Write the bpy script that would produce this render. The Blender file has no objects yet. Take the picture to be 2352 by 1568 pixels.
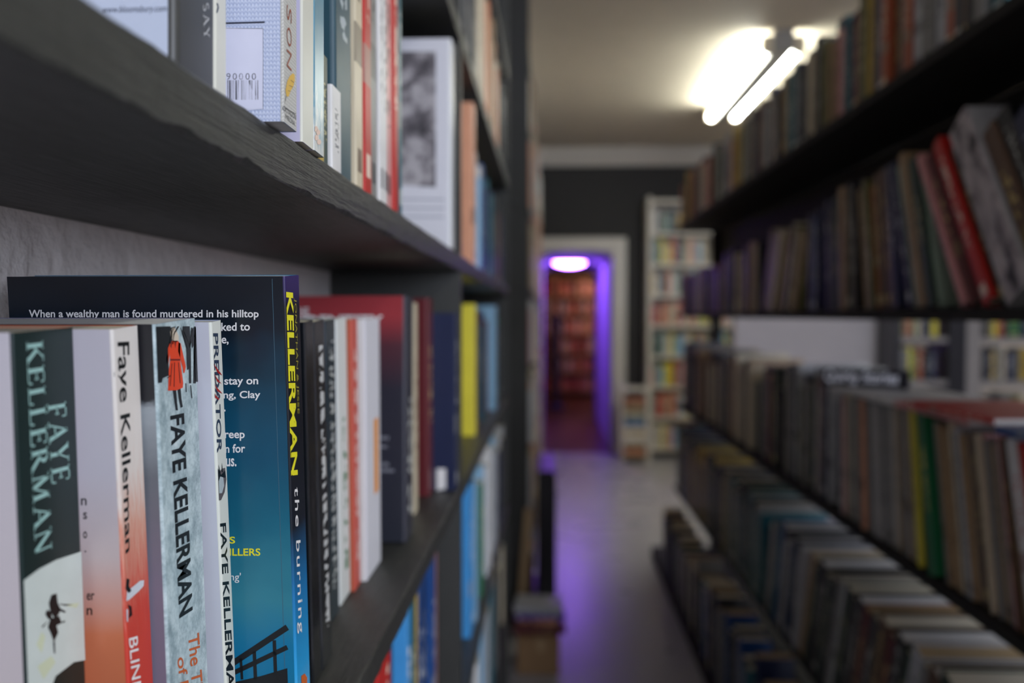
import bpy, math, random
from mathutils import Vector, Matrix, Euler

R = math.radians
sc = bpy.context.scene
COL = sc.collection

# ------------------------------------------------------------------ camera
CAM_POS = Vector((0.0, 0.0, 1.355))
CAM_ROT = Euler((R(90 - 1.69), 0.0, R(2.46)), 'XYZ')
FPX = 2000.0
cd = bpy.data.cameras.new('camera')
cam = bpy.data.objects.new('camera', cd)
COL.objects.link(cam)
cam.location = CAM_POS
cam.rotation_euler = CAM_ROT
cd.sensor_width = 36.0
cd.lens = FPX / 2352.0 * 36.0
cd.clip_start = 0.01
cd.dof.use_dof = True
cd.dof.focus_distance = 0.40
cd.dof.aperture_fstop = 5.2
sc.camera = cam

# ------------------------------------------------------------------ colour management, world, daylight
sc.view_settings.view_transform = 'Standard'
sc.view_settings.look = 'None'
sc.view_settings.gamma = 1.0
sc.view_settings.use_curve_mapping = False
sc.view_settings.exposure = 0.0
w = bpy.data.worlds.new('world')
sc.world = w
w.use_nodes = True
w.node_tree.nodes['Background'].inputs[0].default_value = (0.55, 0.68, 1.0, 1)
w.node_tree.nodes['Background'].inputs[1].default_value = 1.0


def lamp_area(name, loc, rot, sx, sy, power, col):
    l = bpy.data.lights.new(name, 'AREA')
    l.shape = 'RECTANGLE'
    l.size, l.size_y, l.energy, l.color = sx, sy, power, col
    o = bpy.data.objects.new(name, l)
    COL.objects.link(o)
    o.location = loc
    o.rotation_euler = rot
    return o


# daylight of the shop window in the wall behind the photographer
lamp_area('window_daylight', (2.1, -2.42, 1.98), (R(90), 0, 0), 2.2, 1.2, 108.0, (0.76, 0.84, 1.0))

# ------------------------------------------------------------------ helpers
CAM_M = Matrix.Translation(CAM_POS) @ CAM_ROT.to_matrix().to_4x4()


def ray(px, py):
    d = CAM_ROT.to_matrix() @ Vector(((px - 1176) / FPX, -(py - 784) / FPX, -1.0))
    return d


def at_x(px, py, X):
    d = ray(px, py)
    return CAM_POS + d * ((X - CAM_POS.x) / d.x)


def at_y(px, py, Y):
    d = ray(px, py)
    return CAM_POS + d * ((Y - CAM_POS.y) / d.y)


def lin(c):
    return tuple(((v / 255) / 12.92 if v / 255 <= 0.04045 else ((v / 255 + 0.055) / 1.055) ** 2.4) for v in c)


class MB:
    """collects faces; build() links them as one mesh object"""
    def __init__(self):
        self.v, self.f, self.m, self.uv, self.sd = [], [], [], [], []

    def face(self, pts, mat=0, uvs=None, seed=(0, 0)):
        n = len(self.v)
        self.v += [tuple(p) for p in pts]
        self.f.append(tuple(range(n, n + len(pts))))
        self.m.append(mat)
        self.uv.append(uvs or [(0, 0)] * len(pts))
        self.sd.append(seed)

    def box(self, a, b, mat=0, M=None):
        (x0, y0, z0), (x1, y1, z1) = a, b
        c = [Vector(p) for p in ((x0, y0, z0), (x1, y0, z0), (x1, y1, z0), (x0, y1, z0), (x0, y0, z1), (x1, y0, z1), (x1, y1, z1), (x0, y1, z1))]
        if M is not None:
            c = [M @ p for p in c]
        n = len(self.v)
        self.v += [tuple(p) for p in c]
        for q in ((0, 3, 2, 1), (4, 5, 6, 7), (0, 1, 5, 4), (1, 2, 6, 5), (2, 3, 7, 6), (3, 0, 4, 7)):
            self.f.append(tuple(n + i for i in q))
            self.m.append(mat)
            self.uv.append([(0, 0), (1, 0), (1, 1), (0, 1)])
            self.sd.append((0, 0))

    def cyl(self, p, q, r, mat=0, n=20, r2=None, cap=True):
        p, q = Vector(p), Vector(q)
        r2 = r if r2 is None else r2
        ax = (q - p).normalized()
        t = ax.orthogonal().normalized()
        b = ax.cross(t)
        ra = [p + (t * math.cos(2 * math.pi * i / n) + b * math.sin(2 * math.pi * i / n)) * r for i in range(n)]
        rb = [q + (t * math.cos(2 * math.pi * i / n) + b * math.sin(2 * math.pi * i / n)) * r2 for i in range(n)]
        for i in range(n):
            j = (i + 1) % n
            self.face([ra[i], ra[j], rb[j], rb[i]], mat)
        if cap:
            self.face(list(reversed(ra)), mat)
            self.face(rb, mat)

    def mesh(self, name, mats, smooth=False):
        me = bpy.data.meshes.new(name)
        me.from_pydata(self.v, [], self.f)
        for m in mats:
            me.materials.append(m)
        me.polygons.foreach_set('material_index', self.m)
        u = me.uv_layers.new(name='uv')
        s = me.uv_layers.new(name='seed')
        k = 0
        for uvs, sd in zip(self.uv, self.sd):
            for p in uvs:
                u.data[k].uv = p
                s.data[k].uv = sd
                k += 1
        if smooth:
            me.polygons.foreach_set('use_smooth', [True] * len(self.f))
        me.update()
        return me

    def build(self, name, mats, parent=None, smooth=False, bevel=0.0, weld=False):
        if not isinstance(mats, (list, tuple)):
            mats = [mats]
        me = self.mesh(name, mats, smooth)
        o = bpy.data.objects.new(name, me)
        COL.objects.link(o)
        if parent:
            o.parent = parent
        if weld or bevel:
            md = o.modifiers.new('weld', 'WELD')
            md.merge_threshold = 1e-5
        if bevel:
            md = o.modifiers.new('bevel', 'BEVEL')
            md.width = bevel
            md.segments = 2
            md.limit_method = 'ANGLE'
        return o


def tag(o, label, cat, group=None, kind=None):
    o['label'] = label
    o['category'] = cat
    if group:
        o['group'] = group
    if kind:
        o['kind'] = kind
    return o


def thing(name, label, cat, M=None, group=None):
    o = bpy.data.objects.new(name, None)
    COL.objects.link(o)
    o.empty_display_size = 0.05
    if M is not None:
        o.matrix_world = M
    return tag(o, label, cat, group)


def struct(o):
    o['kind'] = 'structure'
    return o


# ------------------------------------------------------------------ materials
def new_mat(name):
    m = bpy.data.materials.new(name)
    m.use_nodes = True
    nt = m.node_tree
    return m, nt, nt.nodes, nt.links, nt.nodes['Principled BSDF']


def nmath(nt, op, a, b=None, c=None, clamp=False):
    n = nt.nodes.new('ShaderNodeMath')
    n.operation = op
    n.use_clamp = clamp
    for i, v in enumerate((a, b, c)):
        if v is None:
            continue
        if isinstance(v, (int, float)):
            n.inputs[i].default_value = v
        else:
            nt.links.new(v, n.inputs[i])
    return n.outputs[0]


def nmix(nt, fac, a, b):
    n = nt.nodes.new('ShaderNodeMix')
    n.data_type = 'RGBA'
    for s, v in ((n.inputs[0], fac), (n.inputs[6], a), (n.inputs[7], b)):
        if isinstance(v, (int, float)):
            s.default_value = v
        elif isinstance(v, tuple):
            s.default_value = (*v[:3], 1)
        else:
            nt.links.new(v, s)
    return n.outputs[2]


def ramp(nt, fac, stops, interp='LINEAR'):
    n = nt.nodes.new('ShaderNodeValToRGB')
    n.color_ramp.interpolation = interp
    e = n.color_ramp.elements
    while len(e) > 1:
        e.remove(e[-1])
    e[0].position, e[0].color = stops[0][0], (*lin(stops[0][1]), 1)
    for p, c in stops[1:]:
        k = e.new(p)
        k.color = (*lin(c), 1)
    nt.links.new(fac, n.inputs[0])
    return n.outputs[0]


def noise(nt, vec, scale, detail=3.0, rough=0.55):
    n = nt.nodes.new('ShaderNodeTexNoise')
    n.inputs['Scale'].default_value = scale
    n.inputs['Detail'].default_value = detail
    n.inputs['Roughness'].default_value = rough
    if vec is not None:
        nt.links.new(vec, n.inputs['Vector'])
    return n.outputs[0]


def objco(nt, scale=(1, 1, 1)):
    t = nt.nodes.new('ShaderNodeTexCoord')
    m = nt.nodes.new('ShaderNodeMapping')
    m.inputs['Scale'].default_value = scale
    nt.links.new(t.outputs['Object'], m.inputs[0])
    return m.outputs[0]


def bump(nt, b, height, strength, dist=0.002):
    n = nt.nodes.new('ShaderNodeBump')
    n.inputs['Strength'].default_value = strength
    n.inputs['Distance'].default_value = dist
    nt.links.new(height, n.inputs['Height'])
    nt.links.new(n.outputs[0], b.inputs['Normal'])


def simple(name, rgb, rough=0.6, var=0.12, scale=30.0, spec=0.4, bstr=0.0, metal=0.0):
    m, nt, N, L, b = new_mat(name)
    c = lin(rgb)
    nz = noise(nt, objco(nt), scale)
    L.new(nmix(nt, nz, tuple(v * (1 - var) for v in c), tuple(min(1, v * (1 + var)) for v in c)), b.inputs['Base Color'])
    b.inputs['Roughness'].default_value = rough
    b.inputs['Specular IOR Level'].default_value = spec
    b.inputs['Metallic'].default_value = metal
    if bstr:
        bump(nt, b, nz, bstr)
    return m


def emit(name, rgb, strength):
    m, nt, N, L, b = new_mat(name)
    b.inputs['Base Color'].default_value = (0.8, 0.8, 0.8, 1)
    b.inputs['Emission Color'].default_value = (*rgb, 1)
    b.inputs['Emission Strength'].default_value = strength
    return m


def painted_wood(name, rgb, rough=0.42, spec=0.45):
    """brush painted planks with grain, dents and chips"""
    m, nt, N, L, b = new_mat(name)
    g = noise(nt, objco(nt, (60, 4, 60)), 9.0, 6.0, 0.62)
    d = noise(nt, objco(nt), 9.0, 4.0, 0.65)
    v = N.new('ShaderNodeTexVoronoi')
    v.inputs['Scale'].default_value = 26.0
    L.new(objco(nt, (1, 0.6, 1)), v.inputs['Vector'])
    dent = nmath(nt, 'SMOOTH_MIN', v.outputs['Distance'], 0.22, 0.2)
    h = nmath(nt, 'ADD', nmath(nt, 'MULTIPLY', g, 0.6), nmath(nt, 'ADD', nmath(nt, 'MULTIPLY', d, 0.8), nmath(nt, 'MULTIPLY', dent, 0.8)))
    bump(nt, b, h, 0.65, 0.0022)
    c = lin(rgb)
    L.new(nmix(nt, d, tuple(x * 0.7 for x in c), tuple(x * 1.35 for x in c)), b.inputs['Base Color'])
    L.new(nmath(nt, 'ADD', nmath(nt, 'MULTIPLY', g, 0.25), rough - 0.1), b.inputs['Roughness'])
    b.inputs['Specular IOR Level'].default_value = spec
    return m


def plaster(name, rgb, strength=0.7):
    m, nt, N, L, b = new_mat(name)
    n1 = noise(nt, objco(nt), 55.0, 5.0, 0.6)
    n2 = noise(nt, objco(nt), 9.0, 3.0, 0.5)
    c = lin(rgb)
    L.new(nmix(nt, n2, tuple(x * 0.92 for x in c), tuple(min(1, x * 1.06) for x in c)), b.inputs['Base Color'])
    b.inputs['Roughness'].default_value = 0.75
    bump(nt, b, nmath(nt, 'ADD', n1, nmath(nt, 'MULTIPLY', n2, 1.2)), strength, 0.006)
    return m


def floor_mat():
    m, nt, N, L, b = new_mat('floor_vinyl')
    n1 = noise(nt, objco(nt), 140.0, 2.0)
    n2 = noise(nt, objco(nt), 2.2, 4.0)
    L.new(nmix(nt, nmath(nt, 'ADD', nmath(nt, 'MULTIPLY', n1, 0.5), nmath(nt, 'MULTIPLY', n2, 0.5)), lin((158, 156, 159)), lin((174, 172, 175))), b.inputs['Base Color'])
    L.new(nmath(nt, 'ADD', nmath(nt, 'MULTIPLY', n2, 0.06), 0.25), b.inputs['Roughness'])
    b.inputs['Specular IOR Level'].default_value = 0.6
    return m


def paper_mat(name, rgb):
    """page block: fine sheet lines across the thickness"""
    m, nt, N, L, b = new_mat(name)
    s = noise(nt, objco(nt, (2, 2600, 2)), 1.0, 2.0, 0.7)
    s2 = noise(nt, objco(nt, (6, 300, 6)), 1.0, 2.0, 0.6)
    c = lin(rgb)
    f = nmath(nt, 'ADD', nmath(nt, 'MULTIPLY', s, 0.6), nmath(nt, 'MULTIPLY', s2, 0.5), clamp=True)
    L.new(nmix(nt, f, tuple(x * 0.5 for x in c), c), b.inputs['Base Color'])
    b.inputs['Roughness'].default_value = 0.85
    bump(nt, b, s, 0.3, 0.0004)
    return m


def uv_nodes(nt):
    a = nt.nodes.new('ShaderNodeUVMap')
    a.uv_map = 'uv'
    s = nt.nodes.new('ShaderNodeUVMap')
    s.uv_map = 'seed'
    sa = nt.nodes.new('ShaderNodeSeparateXYZ')
    ss = nt.nodes.new('ShaderNodeSeparateXYZ')
    nt.links.new(a.outputs[0], sa.inputs[0])
    nt.links.new(s.outputs[0], ss.inputs[0])
    return sa.outputs[0], sa.outputs[1], ss.outputs[0], ss.outputs[1]


def combine(nt, x, y, z):
    c = nt.nodes.new('ShaderNodeCombineXYZ')
    for i, v in enumerate((x, y, z)):
        if isinstance(v, (int, float)):
            c.inputs[i].default_value = v
        else:
            nt.links.new(v, c.inputs[i])
    return c.outputs[0]


def between(nt, x, a, b):
    return nmath(nt, 'MULTIPLY', nmath(nt, 'GREATER_THAN', x, a), nmath(nt, 'LESS_THAN', x, b))


def spine_mat(name, rgb, ink, rough=0.42):
    """spine with a printed title, small imprint at the foot and edge wear"""
    m, nt, N, L, b = new_mat(name)
    u, v, s1, s2 = uv_nodes(nt)
    letters = noise(nt, combine(nt, nmath(nt, 'MULTIPLY', u, 3.0), nmath(nt, 'MULTIPLY', v, 34.0), nmath(nt, 'MULTIPLY', s1, 91.0)), 1.0, 1.5, 0.5)
    top = nmath(nt, 'ADD', 0.72, nmath(nt, 'MULTIPLY', s2, 0.2))
    bot = nmath(nt, 'ADD', 0.2, nmath(nt, 'MULTIPLY', s1, 0.3))
    mask = nmath(nt, 'MULTIPLY', nmath(nt, 'GREATER_THAN', letters, 0.53), between(nt, u, 0.3, 0.72))
    mask = nmath(nt, 'MULTIPLY', mask, between(nt, v, bot, top))
    foot = nmath(nt, 'MULTIPLY', between(nt, v, 0.04, 0.1), nmath(nt, 'MULTIPLY', between(nt, u, 0.2, 0.8), nmath(nt, 'GREATER_THAN', s2, 0.6)))
    mask = nmath(nt, 'MAXIMUM', mask, foot)
    band = nmath(nt, 'MULTIPLY', between(nt, v, nmath(nt, 'SUBTRACT', bot, 0.16), nmath(nt, 'SUBTRACT', bot, 0.06)), nmath(nt, 'GREATER_THAN', s1, 0.72))
    c = lin(rgb)
    wear = noise(nt, objco(nt), 38.0, 4.0)
    base = nmix(nt, wear, tuple(x * 0.8 for x in c), tuple(min(1, x * 1.2 + 0.004) for x in c))
    col = nmix(nt, nmath(nt, 'MULTIPLY', mask, 0.85), base, lin(ink))
    col = nmix(nt, nmath(nt, 'MULTIPLY', band, 0.6), col, tuple(x * 0.35 for x in lin(ink)))
    L.new(col, b.inputs['Base Color'])
    b.inputs['Roughness'].default_value = rough
    return m


M = {}
M['black_wood'] = painted_wood('black_painted_wood', (47, 47, 44))
M['aisle_wood'] = painted_wood('black_stained_wood', (36, 34, 31), 0.68, 0.2)
M['white_wood'] = simple('white_painted_wood', (222, 214, 200), 0.45, 0.05)
M['pale_wood'] = simple('pale_grey_wood', (150, 143, 140), 0.5, 0.08)
M['dark_panel'] = simple('dark_panel', (38, 36, 42), 0.3, 0.1)
M['plaster'] = plaster('rough_plaster', (222, 215, 212), 0.9)
M['ceiling'] = plaster('ceiling_paint', (216, 204, 184), 0.12)
M['white_wall'] = plaster('white_wall_paint', (200, 192, 194), 0.15)
M['dark_wall'] = plaster('charcoal_wall_paint', (50, 49, 49), 0.15)
M['trim'] = simple('white_gloss_trim', (214, 208, 198), 0.35, 0.04)
M['floor'] = floor_mat()
M['paper'] = paper_mat('page_paper', (224, 214, 190))
M['paper_white'] = paper_mat('page_paper_white', (230, 227, 222))
M['paper_old'] = paper_mat('page_paper_aged', (186, 160, 120))
M['tube'] = emit('lamp_tube', (0.95, 1.0, 0.92), 42.0)
M['lamp_metal'] = simple('lamp_housing', (150, 146, 138), 0.4, 0.04)
M['cap'] = simple('lamp_end_cap', (225, 212, 180), 0.4, 0.04)
M['purple_lamp'] = emit('purple_lamp', (0.30, 0.11, 1.0), 55.0)
M['warm_lamp'] = emit('warm_lamp', (1.0, 0.52, 0.36), 75.0)
M['passage'] = plaster('passage_paint', (190, 180, 205), 0.1)
M['room_floor'] = simple('brown_boards', (96, 62, 44), 0.3, 0.2, 12)
M['card'] = simple('cardboard', (150, 118, 84), 0.8, 0.12, 40)
M['tan_wood'] = simple('raw_timber', (172, 144, 108), 0.6, 0.15, 18)

PAL = {  # colour: (cover, ink)
    'black': ((24, 24, 26), (190, 190, 185)), 'charcoal': ((52, 52, 56), (200, 196, 185)),
    'dark green': ((26, 52, 40), (190, 180, 130)), 'green': ((20, 104, 62), (230, 220, 120)),
    'navy': ((26, 34, 66), (200, 200, 205)), 'blue': ((28, 68, 126), (225, 230, 235)),
    'teal': ((28, 92, 104), (215, 220, 210)), 'pale blue': ((138, 178, 206), (40, 60, 110)),
    'sky blue': ((66, 146, 208), (245, 245, 245)),
    'cream': ((206, 192, 164), (90, 60, 45)), 'white': ((216, 213, 210), (60, 60, 70)),
    'tan': ((160, 132, 98), (70, 45, 35)), 'brown': ((90, 64, 46), (200, 175, 110)),
    'rust': ((164, 82, 50), (235, 215, 180)), 'red': ((182, 34, 28), (240, 225, 205)),
    'maroon': ((92, 26, 32), (205, 175, 120)), 'pink': ((206, 142, 140), (95, 40, 50)),
    'peach': ((222, 158, 124), (120, 60, 40)), 'purple': ((74, 44, 150), (225, 215, 235)),
    'grey': ((126, 124, 120), (40, 40, 44)), 'olive': ((102, 98, 52), (225, 215, 170)),
    'mustard': ((182, 152, 58), (60, 45, 30)), 'yellow': ((222, 206, 62), (50, 50, 40)),
    'petrol': ((46, 76, 88), (180, 190, 196)),
    'sage': ((140, 158, 140), (50, 60, 52)), 'silver': ((176, 176, 178), (70, 70, 76)),
}
for k, (c, ink) in PAL.items():
    nm = k.replace(' ', '_')
    M['c_' + k] = simple('cover_' + nm, c, 0.38, 0.14, 22)
    M['s_' + k] = spine_mat('spine_' + nm, c, ink)
INK = {}


def ink(name, rgb, rough=0.45):
    if name not in INK:
        INK[name] = simple('print_' + name, rgb, rough, 0.05, 60)
    return INK[name]


# ------------------------------------------------------------------ book geometry
# local axes of a book: spine in the plane x = 0 facing +x, pages towards -x, thickness along y (centred), height along z
def cover_mb(w, h, t, th, rnd, seed, bulge=0.0):
    mb = MB()
    T = t / 2
    n = 4
    out, cls, par = [(-w, -T)], [], []
    arc = []
    for i in range(n + 1):
        a = -math.pi / 2 + (math.pi / 2) * i / n
        arc.append((-rnd + rnd * math.cos(a), -T + rnd + rnd * math.sin(a)))
    out += arc
    mid = 4
    for i in range(1, mid):
        y = -T + rnd + (2 * T - 2 * rnd) * i / mid
        q = (y / max(1e-6, T - rnd))
        out.append((bulge * (1 - q * q), y))
    out += [(x, -y) for x, y in reversed(arc)]
    out.append((-w, T))
    inn = []
    for x, y in out:
        inn.append((min(x, 0) - th if x > -w + 1e-6 else x, max(-T + th, min(T - th, y))))
    m = len(out)
    for i in range(m - 1):
        sp = 0 < i < m - 2
        (x0, y0), (x1, y1) = out[i], out[i + 1]
        if sp:
            u0, u1 = (y0 + T) / t, (y1 + T) / t
        else:
            u0, u1 = (x0 + w) / w, (x1 + w) / w
        mb.face([(x0, y0, 0), (x1, y1, 0), (x1, y1, h), (x0, y0, h)], 1 if sp else 0, [(u0, 0), (u1, 0), (u1, 1), (u0, 1)], seed)
        (a0, b0), (a1, b1) = inn[i], inn[i + 1]
        mb.face([(a1, b1, 0), (a0, b0, 0), (a0, b0, h), (a1, b1, h)], 0, None, seed)
        mb.face([(x0, y0, h), (x1, y1, h), (a1, b1, h), (a0, b0, h)], 0, None, seed)
        mb.face([(x1, y1, 0), (x0, y0, 0), (a0, b0, 0), (a1, b1, 0)], 0, None, seed)
    for i in (0, m - 1):
        (x, y), (a, b) = out[i], inn[i]
        mb.face([(x, y, 0), (x, y, h), (a, b, h), (a, b, 0)], 0, None, seed)
    return mb


KINDS = {  # board thickness, page inset from the head, fore-edge inset, corner radius
    'paperback': (0.0005, 0.0003, 0.0005, 0.0012),
    'hardback': (0.0026, 0.0035, 0.004, 0.003),
    'magazine': (0.0003, 0.0002, 0.0004, 0.0006),
}


def book_matrix(side, x, y0, z0, t, lean, yaw=0.0):
    """pivot edge of the book's foot at y0; lean > 0: head leans away from the camera, lean < 0: towards it"""
    if side == 'F':            # row that runs along x, spines towards -y; y0 is the x position
        return Matrix.Translation((y0 + t / 2, x, z0)) @ Matrix.Rotation(R(-90), 4, 'Z')
    off = -t / 2 if lean > 0 else t / 2
    rot = Matrix.Rotation(-R(lean), 4, 'X')
    flip = Matrix.Rotation(math.pi if side == 'R' else 0.0, 4, 'Z')
    return Matrix.Translation((x, y0, z0)) @ rot @ Matrix.Translation((0, off, 0)) @ flip @ Matrix.Rotation(R(yaw), 4, 'Z')


def make_book(spec, label, name=None, cover=None, spine=None, paper=None):
    spine = spine or spec.get('spine_mat')
    kind = spec['kind']
    th, ph, pf, rnd = KINDS[kind]
    w_, h, t = spec['w'], spec['h'], spec['t']
    rnd = min(rnd, t * 0.4)
    th = min(th, t * 0.3)
    root = thing(name or kind + ('' if kind == 'magazine' else '_book'), label, 'magazine' if kind == 'magazine' else 'book', spec['M'], spec.get('group'))
    mb = cover_mb(w_, h, t, th, rnd, spec['seed'], spec.get('bulge', 0.0))
    mb.build('cover', [cover or M['c_' + spec['col']], spine or M['s_' + spec['col']]], root)
    pg = MB()
    T = t / 2 - th * 1.02
    pg.box((-w_ + pf, -T, ph), (-th - 0.0004, T, h - ph))
    pg.build('page_block', paper or M[spec.get('paper', 'paper')], root)
    return root


def box_book(mb, spec, ci, si, pi):
    Mx = spec['M']
    w_, h, t = spec['w'], spec['h'], spec['t']
    T = t / 2
    P = lambda x, y, z: Mx @ Vector((x, y, z))
    sd = spec['seed']
    mb.face([P(0, -T, 0), P(0, T, 0), P(0, T, h), P(0, -T, h)], si, [(0, 0), (1, 0), (1, 1), (0, 1)], sd)
    mb.face([P(-w_, -T, 0), P(0, -T, 0), P(0, -T, h), P(-w_, -T, h)], ci)
    mb.face([P(0, T, 0), P(-w_, T, 0), P(-w_, T, h), P(0, T, h)], ci)
    mb.face([P(-w_, T, 0), P(-w_, -T, 0), P(-w_, -T, h), P(-w_, T, h)], pi)
    mb.face([P(-w_, -T, h), P(0, -T, h), P(0, T, h), P(-w_, T, h)], pi)
    mb.face([P(0, -T, 0), P(-w_, -T, 0), P(-w_, T, 0), P(0, T, 0)], pi)


# ------------------------------------------------------------------ print on books
_dg = None


def text_polys(body, bold=0.0, shear=0.0, space=1.0):
    c = bpy.data.curves.new('lettering', 'FONT')
    c.body = body
    c.size = 1.0
    c.offset = bold
    c.shear = shear
    c.space_character = space
    c.resolution_u = 4
    o = bpy.data.objects.new('lettering', c)
    COL.objects.link(o)
    dg = bpy.context.evaluated_depsgraph_get()
    me = bpy.data.meshes.new_from_object(o.evaluated_get(dg))
    vs = [(v.co.x, v.co.y) for v in me.vertices]
    fs = [[vs[i] for i in p.vertices] for p in me.polygons]
    bpy.data.objects.remove(o)
    bpy.data.curves.remove(c)
    bpy.data.meshes.remove(me)
    return fs


def bounds(polys):
    xs = [p[0] for f in polys for p in f]
    ys = [p[1] for f in polys for p in f]
    return min(xs), max(xs), min(ys), max(ys)


def stroke(x0, y0, x1, y1, w0):
    dx, dy = x1 - x0, y1 - y0
    l = math.hypot(dx, dy)
    nx, ny = -dy / l * w0 / 2, dx / l * w0 / 2
    return [(x0 + nx, y0 + ny), (x1 + nx, y1 + ny), (x1 - nx, y1 - ny), (x0 - nx, y0 - ny)]


def serif_polys(body, gap=0.12):
    """roman capitals with thick and thin strokes and bracketed feet"""
    TK, TN, SE = 0.15, 0.06, 0.05

    def foot(x, y, hw=0.15):
        return stroke(x - hw, y + (SE / 2 if y < 0.5 else -SE / 2), x + hw, y + (SE / 2 if y < 0.5 else -SE / 2), SE)
    G = {
        'K': (0.8, [stroke(.15, 0, .15, 1, TK), foot(.15, 0), foot(.15, 1), stroke(.2, .42, .62, .98, TN), foot(.62, 1, .12), stroke(.32, .58, .68, .02, TK), foot(.7, 0, .14)]),
        'E': (0.66, [stroke(.15, 0, .15, 1, TK), stroke(0, .03, .6, .03, TN), stroke(0, .97, .58, .97, TN), stroke(.15, .52, .46, .52, TN), stroke(.58, 0, .62, .24, TN), stroke(.56, 1, .58, .78, TN), stroke(.46, .42, .46, .62, TN)]),
        'F': (0.62, [stroke(.15, 0, .15, 1, TK), foot(.15, 0, .17), stroke(0, .97, .56, .97, TN), stroke(.15, .5, .44, .5, TN), stroke(.55, 1, .57, .76, TN), stroke(.44, .4, .44, .6, TN)]),
        'L': (0.64, [stroke(.15, 0, .15, 1, TK), foot(.15, 1), stroke(0, .03, .58, .03, TN), stroke(.57, 0, .6, .26, TN)]),
        'A': (0.86, [stroke(.12, .02, .42, 1, TN), stroke(.40, 1, .72, .02, TK), stroke(.24, .34, .62, .34, TN), foot(.12, 0, .12), foot(.74, 0, .14)]),
        'N': (0.86, [stroke(.12, 0, .12, 1, TN), stroke(.1, 1, .68, .02, TK), stroke(.7, 0, .7, 1, TN), foot(.12, 0, .12), foot(.08, 1, .1), foot(.7, 1, .12)]),
        'M': (1.02, [stroke(.12, 0, .16, 1, TN), stroke(.16, 1, .47, .02, TK), stroke(.47, .02, .78, 1, TN), stroke(.8, 1, .84, 0, TK), foot(.12, 0, .12), foot(.84, 0, .15), foot(.1, 1, .1), foot(.86, 1, .1)]),
        'Y': (0.8, [stroke(.38, 0, .38, .46, TK), stroke(.38, .42, .1, .98, TK), stroke(.38, .42, .64, .98, TN), foot(.38, 0), foot(.1, 1, .13), foot(.65, 1, .12)]),
    }
    bowl = []
    for cx, cy, ro, ri in ((.26, .745, .255, .15),):
        for i in range(8):
            a0, a1 = math.pi / 2 - math.pi * i / 8, math.pi / 2 - math.pi * (i + 1) / 8
            bowl.append([(cx + ro * 1.15 * math.cos(a0), cy + ro * math.sin(a0)), (cx + ro * 1.15 * math.cos(a1), cy + ro * math.sin(a1)),
                         (cx + ri * math.cos(a1), cy + (ro - .06) * math.sin(a1)), (cx + ri * math.cos(a0), cy + (ro - .06) * math.sin(a0))])
    G['R'] = (0.84, [stroke(.15, 0, .15, 1, TK), foot(.15, 0), stroke(0, .97, .27, .97, TN), stroke(.15, .52, .3, .52, TN), stroke(.32, .52, .72, .02, TK), foot(.76, 0, .1)] + bowl)
    sp = []
    for i in range(10):
        def S(k):
            a = k / 10.0
            ang = R(40 + 230 * min(1, a * 2)) if a < .5 else R(90 - 230 * (a - .5) * 2)
            cy = .74 if a < .5 else .26
            return (.3 + .22 * math.cos(ang), cy + .24 * math.sin(ang))
        (xa, ya), (xb, yb) = S(i), S(i + 1)
        sp.append(stroke(xa, ya, xb, yb, .11))
    G['S'] = (0.62, sp)
    polys, x = [], 0.0
    for ch in body:
        if ch == ' ':
            x += 0.5
            continue
        wd, ps = G[ch]
        polys += [[(px + x, py) for px, py in p] for p in ps]
        x += wd + gap
    return polys


def prints(name, root, polys3, mat):
    mb = MB()
    for p in polys3:
        mb.face(p, 0)
    return mb.build(name, mat, root)


EPS = 0.00015
EDGE = {}


def wrap(root, p, eps):
    """lets a print on the spine follow the rounded spine edge"""
    if root.name not in EDGE:
        return p
    T, r = EDGE[root.name]
    d = abs(p.y) - (T - r)
    if d <= 0:
        return p
    sg = 1 if p.y > 0 else -1
    a = min(d / r, math.pi / 2)
    x = -r + r * math.cos(a) + eps * math.cos(a) - max(0.0, d - r * math.pi / 2)
    return Vector((x, sg * (T - r + (r + eps) * math.sin(a)), p.z))


def local_hit(root, px, py, plane, t=0.0, eps=EPS):
    inv = root.matrix_world.inverted()
    o = inv @ CAM_POS
    d = inv.to_3x3() @ ray(px, py)
    if plane == 'spine':
        k = (eps - o.x) / d.x
    else:
        k = (-t / 2 - eps - o.y) / d.y
    p = o + d * k
    return wrap(root, p, eps) if plane == 'spine' else p


def spine_text(root, polys, top, bottom, eps=EPS):
    """polys of a text line onto the spine, reading downwards.  top/bottom: ((px,py) at the baseline side, (px,py) at the cap side) of first and last letter"""
    x0, x1, y0, y1 = bounds(polys)
    edge = EDGE.pop(root.name, None)      # corners in the flat plane, letters wrapped afterwards
    a = local_hit(root, *top[0], 'spine', eps=eps)
    b = local_hit(root, *top[1], 'spine', eps=eps)
    c = local_hit(root, *bottom[0], 'spine', eps=eps)
    d = local_hit(root, *bottom[1], 'spine', eps=eps)
    if edge:
        EDGE[root.name] = edge
    res = []
    for f in polys:
        q = []
        for x, y in f:
            u, v = (x - x0) / (x1 - x0), (y - y0) / (y1 - y0)
            q.append(wrap(root, (a * (1 - u) + c * u) * (1 - v) + (b * (1 - u) + d * u) * v, eps))
        res.append(q)
    return res


def cover_text(root, polys, l, r, ybase, ytop, t, eps=EPS, dy=0.0):
    """text line on the cover that faces the photographer, between photo columns l and r"""
    x0, x1, y0, y1 = bounds(polys)
    a = local_hit(root, l, ybase, 'cover', t, eps)
    b = local_hit(root, r, ybase + dy, 'cover', t, eps)
    c = local_hit(root, l, ytop, 'cover', t, eps)
    d = local_hit(root, r, ytop + dy, 'cover', t, eps)
    res = []
    for f in polys:
        q = []
        for x, y in f:
            u, v = (x - x0) / (x1 - x0), (y - y0) / (y1 - y0)
            q.append((a * (1 - u) + b * u) * (1 - v) + (c * (1 - u) + d * u) * v)
        res.append(q)
    return res


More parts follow.
